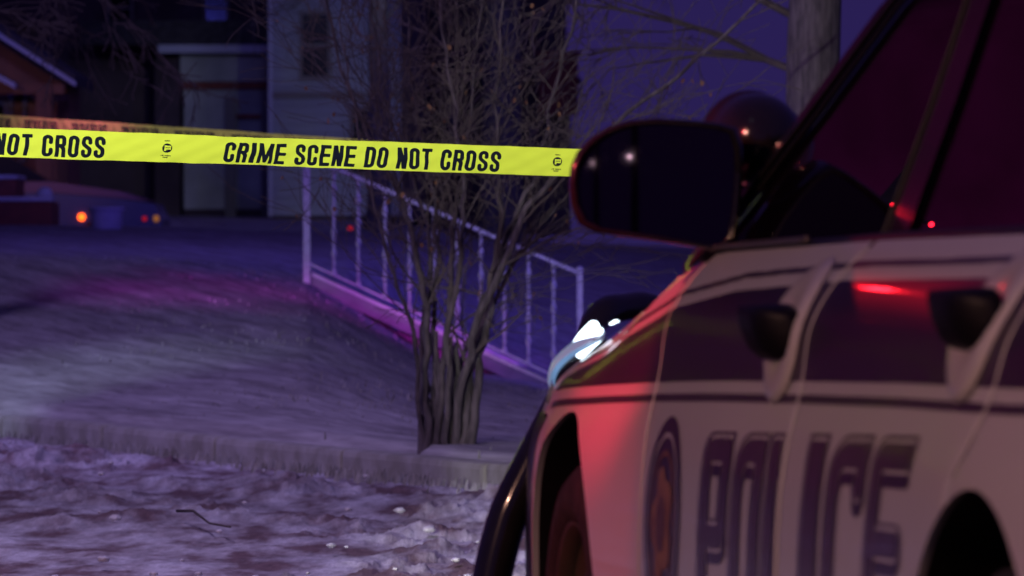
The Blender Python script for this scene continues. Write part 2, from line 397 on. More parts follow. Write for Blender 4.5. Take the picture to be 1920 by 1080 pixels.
lump = np.clip(n2-.5, 0, 1)*.12+np.clip(n1-.45, 0, 1)*.22+(n3-.5)*.007
edge = np.clip((kerbY(Xg/Yg)-Yg)/1.8, .0, 1)
msk = sstep0(.38, .66, fbm(Xg*.9, Yg*.5, 3, 55)); tk = (Xg+2.67)*.935+(Yg-32)*.3545
rut = np.exp(-((tk+1.25)/.16)**2)+np.exp(-((tk+2.75)/.18)**2)
Zg = -.026+lump*edge*(.18+.85*msk)*(1-.75*np.clip(rut, 0, 1))-.012*rut+.012*fbm(Xg*1.5, Yg*.8, 2, 61)
grid_obj('snow_cover', Xg, Yg, Zg, M['snow'], label='trampled lumpy snow covering the road in front of the kerb', cat='snow', kind='stuff')

# kerb: separate stones along the line
kerb = empty('kerb', K0, 'long low concrete kerb between the snowy road and the lawn', 'kerb')
L = 1.8; k = 0
for i in range(-14, 10):
    s0 = i*L+.012; s1 = (i+1)*L-.012
    if i >= 2: kd, kn, off_ = Vector((-1, 0, 0)), Vector((0, 1, 0)), Vector((-1.28, 3.37, 0)); s0 -= 3.6; s1 -= 3.6
    else: kd, kn, off_ = Vector((-.3545, .935, 0)), Vector((.935, .3545, 0)), Vector((0, 0, 0))
    m = MB(); dz = random.uniform(-.006, .006); m.bevel_box((s0, 0, -.05), (s1, .17, .10+dz), .03)
    vs = [off_+kd*v[0]+kn*v[1]+Vector((0, 0, v[2])) for v in m.v]
    recalc(link('kerb_stone', vs, m.f, M['kerb'], kerb, False))
# grass: blades over the lawn and taller tufts along the kerb
def grass(name, N, fn, hmin, hmax, m, label, lean=(.3, -.2)):
    vs = []; fs = []
    for q in range(N):
        x, y = fn()
        z = tz(x, y) if y > kerbY(x/y)+.16 else 0.01
        h = random.uniform(hmin, hmax); b = random.uniform(.004, .009); an = random.uniform(-.6, .6)
        lx = h*(lean[0]+random.uniform(-.5, .5)); ly = h*(lean[1]+random.uniform(-.5, .5))
        n = len(vs); c, s_ = math.cos(an)*b, math.sin(an)*b
        vs += [(x-c, y-s_, z-.03), (x+c, y+s_, z-.03), (x+lx*.5+c*.6, y+ly*.5, z+h*.65), (x+lx, y+ly, z+h)]
        fs += [(n, n+1, n+2), (n, n+2, n+3)]
    link(name, vs, fs, m, label=label, cat='grass', kind='stuff')
def f1():
    while True:
        px = random.uniform(-150, 1150); a = (px-960)/F; y = kerbY(a)+.3+(random.random()**.8)*(41-kerbY(a)); x = a*y
        if vnoise(np.array([x*1.3]), np.array([y*.5]), 77)[0]+random.uniform(-.3, .3) > .42: return x, y
grass('lawn_grass', 2500, f1, .006, .018, M['grass'], 'short frosted winter grass over the sloping lawn')
def f2():
    px = random.uniform(-100, 1000); a = (px-960)/F; y = kerbY(a)-abs(random.gauss(0, .4))-.03
    return a*y, y
grass('kerb_grass', 600, f2, .010, .028, M['grass'], 'ragged dry grass tufts growing along the foot of the kerb')
# snow clods thrown over the road
vs = []; fs = []
ico = bmesh.new(); bmesh.ops.create_icosphere(ico, subdivisions=2, radius=1); iv = [v.co.copy() for v in ico.verts]; fi = [tuple(v.index for v in f.verts) for f in ico.faces]; ico.free()
for q in range(40):
    px = random.uniform(-120, 1080); a = (px-960)/F; y = 17.5+random.random()*(kerbY(a)-18.3); x = a*y
    r = random.uniform(.004, .011)*(1 if random.random() < .85 else 1.8); n = len(vs); ph = random.random()*9
    for v in iv:
        k = 1+.35*math.sin(v.x*4+ph)*math.cos(v.y*5+ph*2)+.2*math.sin(v.z*7+ph)
        vs.append((x+v.x*r*k*1.3, y+v.y*r*k*1.3, .02+v.z*r*k*.7))
    fs += [tuple(i+n for i in f) for f in fi]
link('snow_clods', vs, fs, M['snowcap'], smooth=True, label='loose clods of kicked up snow scattered over the road', cat='snow', kind='stuff')

P = [at(332, 978, 22.1), at(362, 986, 21.9), at(392, 1008, 21.3), at(432, 1024, 20.9)]
fb = [Vector((p.x, p.y, .035+.01*math.sin(i*2))) for i, p in enumerate(P)]
br = MB(); br.tube([p-fb[0] for p in fb], [.006, .005, .004, .003], 8, True)
fbo = empty('fallen_branch', fb[0], 'dark broken branch lying on the trampled snow at the lower left', 'branch')
br.build('wood', M['twig'], fbo, True)
# ================================================================== STAIR + RAILING
SD = 40.0; ss = F/SD
st = empty('stair', at(585, 520, SD+.6), 'snow dusted concrete stair climbing the lawn beside the white railing', 'stair')
org = st.location.copy()
def loc(p, o=org): return (p[0]-o.x, p[1]-o.y, p[2]-o.z)
n = 7
xl, xr = at(588, 0, SD).x, at(1090, 0, SD).x
zt, zb = .76, -.02
for i in range(n):
    x0 = xl+(xr-xl)*i/n; x1 = xl+(xr-xl)*(i+1)/n; z = zt-(zt-zb)*(i+1)/n
    MB().bevel_box(loc((x0-.03, SD+.22, z-.55)), loc((x1, SD+1.35, z)), .012).build('tread', M['concrete'], st)
    MB().bevel_box(loc((x0+.05, SD+.3, z-.01)), loc((x1-.02, SD+1.25, z+.02)), .009).build('snow_patch', M['snowcap'], st)
def slab(p0, p1, th, y0, y1):
    a = Vector(p0); b = Vector(p1); m = MB()
    vs = [(a.x, y0, a.z-th), (b.x, y0, b.z-th), (b.x, y1, b.z-th), (a.x, y1, a.z-th), (a.x, y0, a.z), (b.x, y0, b.z), (b.x, y1, b.z), (a.x, y1, a.z)]
    m.add([loc(v) for v in vs], [(0,3,2,1),(4,5,6,7),(0,1,5,4),(1,2,6,5),(2,3,7,6),(3,0,4,7)]); return m
for k_, (y0, y1) in enumerate(((SD+.03, SD+.20), (SD+1.37, SD+1.52))):
    slab(at(582, 516, SD), at(1100, 752, SD), .09, y0, y1).build('side_wall', M['concrete'], st)
    slab(at(584, 510, SD), at(1100, 746, SD), .035, y0+.01, y1-.01).build('snow_cap', M['snowcap'], st)

rl = empty('railing', at(575, 535, SD), 'white iron stair railing with twisted balusters descending past the bare shrub', 'railing')
o2 = rl.location.copy()
def L2(p): return (p[0]-o2.x, p[1]-o2.y, p[2]-o2.z)
def railp(px, top=True):   # rail line top / bottom
    y = 290+max(0, px-575)*.436 if top else 500+max(0, px-575)*.455
    return y
pt = lambda px, py: at(px, py, SD+.01)
def bar(name, pts, r, mm=M['rail'], n=8): return MB().tube([L2(p) for p in pts], r, n).build(name, mm, rl, True)
def sqbar(name, a, b, hx, hy):
    a = Vector(L2(a)); b = Vector(L2(b)); m = MB()
    vs = []
    for q in (a, b):
        for sx, sy in ((-1, -1), (1, -1), (1, 1), (-1, 1)): vs.append((q.x+sx*hx, q.y+sy*hy, q.z))
    m.add(vs, [(0,3,2,1),(4,5,6,7),(0,1,5,4),(1,2,6,5),(2,3,7,6),(3,0,4,7)]); return m.build(name, M['rail'], rl)
sqbar('post', pt(575, 545), pt(575, 284), .022, .022)
sqbar('post', pt(1088, 770), pt(1087, 508), .019, .019)
MB().tube([L2(pt(1087, 508)), L2(pt(1087, 504)), L2(pt(1087, 500))], [.026, .026, .008], 8).build('post_cap', M['rail'], rl)
MB().tube([L2(pt(575, 284)), L2(pt(575, 280)), L2(pt(575, 276))], [.026, .026, .008], 8).build('post_cap', M['rail'], rl)
def slabbar(name, p, q, h, w_):
    p = Vector(L2(p)); q = Vector(L2(q)); m = MB(); vs = []
    for e in (p, q):
        for sy, sz in ((-1, -1), (1, -1), (1, 1), (-1, 1)): vs.append((e.x, e.y+sy*w_, e.z+sz*h))
    m.add(vs, [(0,1,2,3),(7,6,5,4),(0,4,5,1),(1,5,6,2),(2,6,7,3),(3,7,4,0)]); return m.build(name, M['rail'], rl)
slabbar('top_rail', pt(575, 292), pt(1090, 514), .013, .022)
slabbar('bottom_rail', pt(575, 492), pt(1088, 727), .008, .010)
def twist(px):
    y0 = 292+(px-575)*.431; y1 = 492+(px-575)*.458; a = Vector(L2(pt(px, y0))); b = Vector(L2(pt(px, y1)))
    m = MB(); N = 34; vs = []; fs = []
    for i in range(N+1):
        t = i/N; p = a.lerp(b, t); tw = t*math.pi*5 if .08 < t < .92 else 0; rr = .0105*(1+.85*max(0, math.cos(t*math.pi*10)))
        for j in range(4):
            an = tw+j*math.pi/2; vs.append((p.x+math.cos(an)*rr, p.y+math.sin(an)*rr, p.z))
    for i in range(N):
        for j in range(4): fs.append((i*4+j, i*4+(j+1) % 4, i*4+4+(j+1) % 4, i*4+4+j))
    m.add(vs, fs); m.build('baluster', M['rail'], rl)
for px in (626, 672, 722, 768, 814, 858, 902, 946, 991, 1038): twist(px)

# ================================================================== TREES
def wobble(pts, k=4, amp=.01):
    out = []
    for a, b in zip(pts[:-1], pts[1:]):
        for i in range(k): t = i/k; q = a.lerp(b, t)+Vector((random.gauss(0, amp), random.gauss(0, amp), random.gauss(0, amp))); out.append(q)
    out.append(pts[-1]); return out
def grow(mb, p, d, length, r, depth, spread=.5, gravity=0, minr=.0015, leaves=None, sides=4, yk=1.0):
    pts = [p]; n = 5 if depth > 0 else 4
    for i in range(n):
        d = (d+Vector((random.gauss(0, .16), random.gauss(0, .16)*yk, random.gauss(0, .12)+gravity))).normalized()
        p = p+d*length/n; pts.append(p)
    mb.tube(pts, [max(r*(1-.75*i/n), minr) for i in range(n+1)], sides, False)
    if depth > 0:
        for q in range(random.choice((2, 3, 3, 4))):
            i = random.randint(1, n); nd = (d+Vector((random.gauss(0, spread), random.gauss(0, spread)*yk, random.gauss(0, spread*.8)))).normalized()
            grow(mb, pts[i], nd, length*random.uniform(.45, .75), max(r*(1-.7*i/n)*.7, minr), depth-1, spread, gravity, minr, leaves, sides, yk)
    elif leaves is not None and random.random() < .10: leaves.append(pts[-1])
def leafmesh(lv, name, o, par, m=None, size=.018):
    vs = []; fs = []
    for p in lv:
        q = p-o; n = len(vs); a = random.random()*6; s_ = size*random.uniform(.5, 1.2)
        u = Vector((math.cos(a), math.sin(a)*.4, random.uniform(-.5, .5)))*s_; v = Vector((random.uniform(-.3, .3), .3, -1)).normalized()*s_*1.5
        vs += [q, q+u*.6+v*.5, q+v, q-u*.6+v*.5]; fs.append((n, n+1, n+2, n+3))
    link(name, vs, fs, m or M['leaf'], par, kind='stuff')

# many-stemmed shrub by the kerb
D0 = 26.3
tb = at(835, 846, D0); base = Vector((tb.x, D0, tz(tb.x, D0)-.05))
bt = empty('bare_tree', base, 'bare many stemmed tree rising from one clump at the kerb in front of the railing', 'tree')
stems = [
 ([(800,850),(797,720),(803,600),(785,500),(765,420),(745,350),(690,250),(640,130),(600,-60)], 13, 0),
 ([(822,850),(828,700),(845,560),(848,430),(868,330),(885,220),(905,-60)], 11, .1),
 ([(852,850),(862,740),(885,640),(925,540),(985,390),(1050,320),(1150,240),(1270,140),(1420,10),(1500,-60)], 14, -.1),
 ([(868,850),(880,700),(905,600),(950,440),(1000,340),(1030,210),(1070,60),(1090,-60)], 13, .15),
 ([(790,850),(790,740),(790,620),(822,490),(815,380),(790,260),(765,120),(755,-60)], 11, .2),
 ([(880,850),(896,730),(905,640),(925,520),(938,400),(936,300),(930,150),(950,-60)], 14, .05),
 ([(835,850),(840,740),(838,640),(868,470),(872,360),(855,200),(830,60),(820,-60)], 11, -.15),
 ([(845,850),(850,760),(870,660),(905,560),(960,500),(1010,430),(1060,370),(1120,330)], 8, .22),
 ([(795,850),(782,700),(770,600),(745,540),(715,440),(690,330),(660,180),(640,60),(640,-60)], 7, -.25),
 ([(812,850),(815,700),(812,560),(800,420),(760,300),(715,170),(700,30),(690,-60)], 9, .3),
 ([(860,850),(880,690),(930,560),(975,470),(1045,430),(1130,350),(1180,290)], 6, .3),
]
tm = MB(); lm = MB(); leaves = []
for pts, wpx, dy in stems:
    P = []
    for i, (x, y) in enumerate(pts):
        D = D0+dy*min(1, i/3)+.02*i; P.append(at(x, y, D))
    P[0].z = base.z
    Q = wobble(P, 4, .006); N = len(Q)
    rad = [max(.0035, (.66*wpx/F*D0)*(1-.80*i/N)) for i in range(N)]
    tm.tube([q-base for q in Q], rad, 8, False)
    for i in range(6, N, 1):
        for rep in range(2 if i > 12 else 1):
            if random.random() < .43:
                d = (Q[i]-Q[i-1]).normalized()+Vector((random.gauss(0, .7), random.gauss(0, .4), random.gauss(.1, .4)))
                lv = []
                grow(lm, Q[i]-base, d.normalized(), random.uniform(.25, .75), rad[i]*.45, 2, .45, .01, .0016, lv, 4, .6)
                leaves += [l+base for l in lv]
# bark ridge mass at the foot
for k_ in range(12):
    x = random.uniform(790, 884); P = [at(x, 852, D0+.02+random.uniform(-.06, .1)), at(x+random.uniform(-8, 8), 760, D0+.05), at(x+random.uniform(-14, 18), 640+random.uniform(-30, 50), D0+.08)]
    P[0].z = base.z; tm.tube([q-base for q in wobble(P, 4, .006)], [.017-.001*i for i in range(9)], 8, False)
tm.build('trunk', M['bark'], bt, True); lm.build('crown', M['twig'], bt, kind='stuff'); leafmesh(leaves, 'dead_leaves', base, bt)

def big_tree(px, D, wpx, name, label, bend, branches, leafy=.0, zlow=0):
    a = at(px, 0, D); b = Vector((a.x, D, tz(a.x, D)-.05)); t = empty(name, b, label, 'tree', )
    r = wpx/2/F*D; H = 7.5; P = [Vector((bend*(i/8)**1.5, 0, H*i/8)) for i in range(9)]
    Q = wobble(P, 3, .01); m = MB(); m.tube(Q, [r*(1.25 if i == 0 else 1)*(1-.6*i/len(Q)) for i in range(len(Q))], 14, False)
    m.build('trunk', M['bark'], t, True)
    c = MB(); lv = []
    for (z, ang, el, ln, rr) in branches:
        p = Vector((bend*(z/H)**1.5, 0, z)); d = Vector((math.cos(R(ang))*math.cos(R(el)), math.sin(R(ang))*math.cos(R(el)), math.sin(R(el))))
        grow(c, p, d, ln, rr, 4, .42, -.01, .003, lv, 5, .8)
    c.build('crown', M['twig'], t, kind='stuff')
    if leafy: leafmesh([l+b for l in lv], 'dead_leaves', b, t)
    return t
big_tree(1520, 30, 118, 'street_tree', 'tall thick trunked bare tree rising behind the windscreen pillar', .18,
   [(1.75, 182, 22, 1.3, .022), (2.0, 188, 30, 1.5, .022), (2.3, 175, 14, 1.3, .02), (2.7, 185, -8, 1.3, .02), (3.2, 170, 10, 1.5, .03), (3.6, 20, 30, 1.5, .03), (4.5, 200, 30, 1.5, .03)], zlow=0)
big_tree(-120, 36, 120, 'yard_tree', 'pale barked tree at the left edge with bare branches hanging before the porch', -.1,
   [(2.2, 0, 3, 1.0, .012), (2.4, 5, -14, 1.0, .012), (2.6, -5, -20, 1.1, .014), (1.9, 8, 10, .7, .010), (2.9, 0, -10, 1.4, .016), (3.6, 160, 20, 1.5, .03)])
big_tree(710, 66, 46, 'backyard_tree', 'dim bare trunk standing before the pale sided house', .0,
   [(2.6, 180, 30, 1.8, .03), (3.0, 10, 35, 1.9, .03), (3.4, 90, 40, 1.5, .03), (2.2, 20, 45, 1.4, .02)], leafy=1)
big_tree(940, 70, 84, 'distant_tree', 'dark bare tree beside the brick chimney behind the shrub', .1,
   [(2.6, 180, 30, 2.2, .03), (2.9, 10, 25, 2.4, .03), (3.4, 90, 40, 1.5, .03), (2.2, 0, 35, 2.0, .03)], leafy=1)

# ================================================================== HOUSES
def part_box(par, name, m, px0, px1, py0, py1, D, th, o, bev=0):
    a = at(px0, py1, D)-o; b = at(px1, py0, D)-o
    mb = MB()
    if bev: mb.bevel_box((a.x, a.y, a.z), (b.x, a.y+th, b.z), bev)
    else: mb.box((a.x, a.y, a.z), (b.x, a.y+th, b.z))
    return mb.build(name, m, par)
def window(par, o, px0, px1, py0, py1, D, n=2):
    f = MB(); a = at(px0, py1, D)-o; b = at(px1, py0, D)-o; fw = .05
    f.box((a.x, a.y, a.z), (a.x+fw, a.y+.06, b.z)).box((b.x-fw, a.y, a.z), (b.x, a.y+.06, b.z))
    f.box((a.x+fw, a.y, a.z), (b.x-fw, a.y+.06, a.z+fw)).box((a.x+fw, a.y, b.z-fw), (b.x-fw, a.y+.06, b.z))
    mz = (a.z+b.z)/2; f.box((a.x+fw, a.y+.005, mz-.02), (b.x-fw, a.y+.05, mz+.02))
    w_ = f.build('window', M['frame'], par)
    MB().box((a.x+fw, a.y+.03, a.z+fw), (b.x-fw, a.y+.04, mz-.02)).build('pane', M['winglass'], w_)
    MB().box((a.x+fw, a.y+.02, mz+.02), (b.x-fw, a.y+.03, b.z-fw)).build('pane', M['winglass'], w_)

# left house with gabled porch
D = 72.; o = at(40, 440, D); o.z -= .3
h = empty('porch_house', o, 'brown timber house at the left edge with a gabled porch roof edged in blue light', 'house')
part_box(h, 'wall', M['brownwall'], -600, 128, 150, 500, D+1.2, 2.0, o)
# gable wall
a, b, c = at(-190, -40, D+.4)-o, at(118, 158, D+.4)-o, at(-480, 158, D+.4)-o
MB().add([b, a, c, b+Vector((0, .15, 0)), a+Vector((0, .15, 0)), c+Vector((0, .15, 0))], [(0, 1, 2), (5, 4, 3), (0, 3, 4, 1), (1, 4, 5, 2), (2, 5, 3, 0)]).build('gable', M['brownwall'], h)
def roofslab(par, o, p0, p1, D0, D1, th, m, name='roof'):
    a = at(*p0, D0)-o; b = at(*p1, D0)-o; dy = Vector((0, D1-D0, 0)); dz = Vector((0, 0, th))
    return MB().add([a, b, b+dy, a+dy, a+dz, b+dz, b+dy+dz, a+dy+dz], [(0,1,2,3),(7,6,5,4),(0,4,5,1),(1,5,6,2),(2,6,7,3),(3,7,4,0)]).build(name, m, par)
roofslab(h, o, (-190, -52), (142, 160), D-.2, D+3, .12, M['roof'])
roofslab(h, o, (-190, -52), (-520, 160), D-.2, D+3, .12, M['roof'])
roofslab(h, o, (-190, -50), (142, 162), D-.26, D-.21, .055, M['fascia'], 'fascia')
roofslab(h, o, (-60, 118), (28, 166), D-.6, D-.3, .06, M['fascia'], 'porch_trim')
for px in (-40, 82): part_box(h, 'porch_post', M['brownwall'], px-15, px+15, 168, 400, D-.1, .2, o, .01)
part_box(h, 'porch_beam', M['brownwall'], -480, 120, 158, 176, D-.05, .16, o)
for px in (20, 46): part_box(h, 'batten', M['frame'], px-4, px+4, 176, 330, D+1.1, .08, o)
window(h, o, -20, 14, 190, 330, D+1.1)
# brick porch steps with snow
D = 66.; o = at(30, 436, D)
bs = empty('brick_step', o, 'red brick porch steps with snow on top at the left edge', 'steps')
part_box(bs, 'lower_step', M['brick'], -200, 96, 378, 450, D, 1.2, o, .02)
part_box(bs, 'upper_step', M['brick'], -200, 30, 336, 377, D+.4, 1.2, o, .02)
part_box(bs, 'snow_cap', M['snowcap'], -200, 99, 369, 377.5, D-.02, .42, o, .015)
part_box(bs, 'snow_cap', M['snowcap'], -200, 32, 328, 335.5, D+.38, 1.2, o, .015)
MB().lathe([(.001, .1), (.05, .09), (.085, .05), (.09, 0)], at(84, 368, D+.1)-o, (0, 0, 1), 12).build('snow_lump', M['snowcap'], bs, True)
part_box(bs, 'garden_edging', M['brick'], -60, 160, 431, 446, D-1.5, .15, o, .01)
# pot
D = 62.; o = at(200, 438, D)
pt_ = empty('garden_pot', o, 'pale galvanised garden pot standing on the snow by the brick steps', 'pot')
r = 31/F*D; H = 50/F*D
MB().lathe([(.01, 0), (r*.86, 0), (r*.92, H*.3), (r*.97, H*.85)], (0, 0, 0), (0, 0, 1), 28).build('bowl', M['pot'], pt_, True)
MB().lathe([(r*.98, H*.84), (r*1.08, H*.86), (r*1.08, H*.98), (r*.98, H), (r*.90, H*.98), (r*.90, H*.8)], (0, 0, 0), (0, 0, 1), 28).build('rim', M['pot'], pt_, True)
MB().lathe([(.001, H*.9), (r*.6, H*.88), (r*.9, H*.82)], (0, 0, 0), (0, 0, 1), 20).build('soil', M['snowcap'], pt_, True)
# middle house
D = 90.; o = at(380, 408, D)
h = empty('stucco_house', o, 'low grey stucco house with a dark open porch left of the blue lit wall', 'house')
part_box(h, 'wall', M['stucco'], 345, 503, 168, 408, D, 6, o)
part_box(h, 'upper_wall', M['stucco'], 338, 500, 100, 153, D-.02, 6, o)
part_box(h, 'beam', M['brick'], 338, 503, 154, 167, D-.12, .3, o)
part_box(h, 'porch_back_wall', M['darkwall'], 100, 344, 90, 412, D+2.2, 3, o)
part_box(h, 'post', M['frame'], 422, 442, 182, 408, D-.25, .16, o)
part_box(h, 'post', M['frame'], 490, 503, 168, 408, D-.25, .16, o)
part_box(h, 'post', M['darkwall'], 290, 338, 105, 412, D+.3, .2, o)  # dark slab standing in for the shade of the porch recess
part_box(h, 'eave', M['fascia'], 296, 506, 84, 99, D-.6, .4, o)
roofslab(h, o, (150, 83), (506, 83), D-.6, D+6, .35, M['roof'])
part_box(h, 'plinth', M['darkwall'], 345, 503, 392, 412, D-.06, .05, o)
part_box(h, 'brace', M['brick'], 443, 489, 214, 222, D-.2, .06, o)
# pale sided house: real lap siding boards
D = 84.; o = at(640, 408, D)
h = empty('sided_house', o, 'tall house with pale lap siding catching blue light behind the railing', 'house')
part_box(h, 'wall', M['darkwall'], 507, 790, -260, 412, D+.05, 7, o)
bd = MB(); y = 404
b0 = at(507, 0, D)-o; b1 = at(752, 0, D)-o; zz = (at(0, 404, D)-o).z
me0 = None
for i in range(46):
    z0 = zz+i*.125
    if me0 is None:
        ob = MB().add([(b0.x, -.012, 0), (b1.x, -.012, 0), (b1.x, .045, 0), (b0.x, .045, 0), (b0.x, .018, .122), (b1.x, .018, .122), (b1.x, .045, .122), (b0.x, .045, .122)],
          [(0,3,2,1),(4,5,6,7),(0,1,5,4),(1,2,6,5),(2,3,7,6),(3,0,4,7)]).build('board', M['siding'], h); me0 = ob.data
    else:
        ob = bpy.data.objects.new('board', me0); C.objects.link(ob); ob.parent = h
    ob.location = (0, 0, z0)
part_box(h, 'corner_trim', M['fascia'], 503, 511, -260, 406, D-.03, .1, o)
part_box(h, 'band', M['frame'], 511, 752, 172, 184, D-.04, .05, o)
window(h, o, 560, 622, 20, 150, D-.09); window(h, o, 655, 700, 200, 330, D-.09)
# dark house behind the shrub with chimney
D = 92.; o = at(920, 420, D)
h = empty('dark_house', o, 'unlit dark brown house behind the bare tree with a brick chimney', 'house')
part_box(h, 'wall', M['darkwall'], 756, 1070, 150, 440, D, 6, o)
part_box(h, 'upper_wall', M['darkwall'], 770, 1062, -420, 149.5, D+.1, 6, o)
part_box(h, 'eave', M['roof'], 742, 1090, 146, 158, D-.35, .3, o)
a = at(750, -420, D-.3)-o; b = at(1084, -420, D-.3)-o; dy = Vector((0, 7, 0)); m_ = (a+b)/2+Vector((0, 0, 2.2))
MB().add([a, b, a+dy, b+dy, m_+dy*.3, m_+dy*.7], [(0, 1, 4), (3, 2, 5), (0, 4, 5, 2), (1, 3, 5, 4)]).build('roof', M['roof'], h)
ch = part_box(h, 'chimney', M['brick'], 1010, 1084, 104, 215, D-1.1, .6, o, .01)
part_box(h, 'chimney_cap', M['brick'], 1004, 1090, 96, 103.5, D-1.15, .7, o, .01)
window(h, o, 800, 850, 210, 330, D-.08); window(h, o, 960, 1000, 230, 330, D-.08)

# tall unlit house and evergreens at the back left
D = 104.; o = at(250, 420, D)
h = empty('tall_dark_house', o, 'tall unlit house wall closing the view behind the porch roofs', 'house')
part_box(h, 'wall', M['darkwall'], -700, 506, -520, 420, D, 8, o)
window(h, o, 380, 430, -30, 60, D-.08); window(h, o, 200, 250, -30, 60, D-.08)
o = Vector((-19, 58, .9))
h = empty('neighbour_house', o, 'big dark two storey house standing left of the view, mirrored in the car windows', 'house')
MB().box((-12, 0, -1), (11, 10, 10.5)).build('wall', M['darkwall'], h)
MB().add([(-12.6, -.6, 10.5), (11.6, -.6, 10.5), (11.6, 10.6, 10.5), (-12.6, 10.6, 10.5), (-12.6, 5, 15), (11.6, 5, 15)], [(0, 1, 5, 4), (2, 3, 4, 5), (1, 2, 5), (3, 0, 4), (3, 2, 1, 0)]).build('roof', M['roof'], h)
for zx in (-7, -1, 5):
    for zz_ in (1.2, 5.4):
        wf = MB().box((zx, -.05, zz_), (zx+1.3, -.005, zz_+1.7)).build('window', M['frame'], h); MB().box((zx+.1, -.07, zz_+.1), (zx+1.2, -.055, zz_+1.6)).build('pane', M['winglass'], wf)

# parked car in the yard on the left (side on, hood pointing right)
D = 71.; cp = at(150, 0, D); zg = CAMZ+(HZ-512)/F*D
pc = empty('parked_car', (cp.x, D, zg), 'dark parked car behind the garden pot with glowing amber lamp', 'car')
prof = [(-3.3, .25), (-3.35, .7), (-3.2, 1.0), (-2.6, 1.05), (-2.0, 1.40), (-.9, 1.42), (-.35, 1.12), (.45, .98), (.86, .86), (.95, .62), (.92, .25)]
def extr(prof, y0, y1, inset=.0):
    n = len(prof); vs = [(x, y0, z) for x, z in prof]+[(x, y1, z) for x, z in prof]
    return vs, [tuple(range(n))]+[tuple(reversed(range(n, 2*n)))]+[(i, i+n, (i+1) % n+n, (i+1) % n) for i in range(n)]
low = [p for p in [(-3.3, .25), (-3.35, .7), (-3.2, .90), (-.35, .93), (.45, .86), (.86, .80), (.95, .62), (.92, .25)]]
vs, fs = extr(low, 0, 1.75); m = recalc(link('body', vs, fs, M['darkcar'], pc))
vs, fs = extr([(-3.15, .905), (-.33, .935), (.45, .87), (.80, .83), (.45, .95), (-.35, 1.06), (-3.1, 1.06)], .06, 1.69); recalc(link('hood', vs, fs, M['pinklit'], pc))
vs, fs = extr([(-2.7, 1.065), (-.36, 1.065), (-.9, 1.40), (-2.0, 1.42)], .14, 1.6); recalc(link('cabin', vs, fs, M['winglass'], pc))
for x in (-2.6, .25):
    MB().lathe([(.05, 0), (.2, -.01), (.31, 0), (.32, .2), (.05, .2)], (x, -.02, .32), (0, 1, 0), 20).build('wheel', M['rubber'], pc, True)
def lampball(par, name, px, py, D_, r, m, org):
    p = at(px, py, D_)-org
    MB().lathe([(.001, -r*.5), (r*.6, -r*.4), (r, 0), (r*.8, .03), (.001, .04)], p, (0, 1, 0), 14).build(name, m, par, True)
lampball(pc, 'side_lamp', 153, 407, D-.04, .042, M['amber'], pc.location)
lampball(pc, 'tail_lamp', 271, 410, D-.04, .028, M['redlamp'], pc.location)
rf = empty('marker_light', at(293, 428, 70), 'small amber driveway marker right of the parked car', 'light')
MB().tube([(0, 0, 0), (0, 0, .10)], .012, 8).build('stem', M['frame'], rf)
MB().lathe([(.001, .15), (.03, .14), (.034, .10), (.02, .075), (.001, .075)], (0, 0, 0), (0, 0, 1), 12).build('lens', M['amberdim'], rf, True)
rf = empty('red_marker', at(657, 440, 56), 'tiny red glowing marker on the ground behind the railing', 'light')
MB().tube([(0, 0, 0), (0, 0, .04)], .01, 8).build('stem', M['frame'], rf)
MB().lathe([(.001, .08), (.022, .075), (.026, .055), (.016, .04), (.001, .04)], (0, 0, 0), (0, 0, 1), 12).build('lens', M['redlamp'], rf, True)

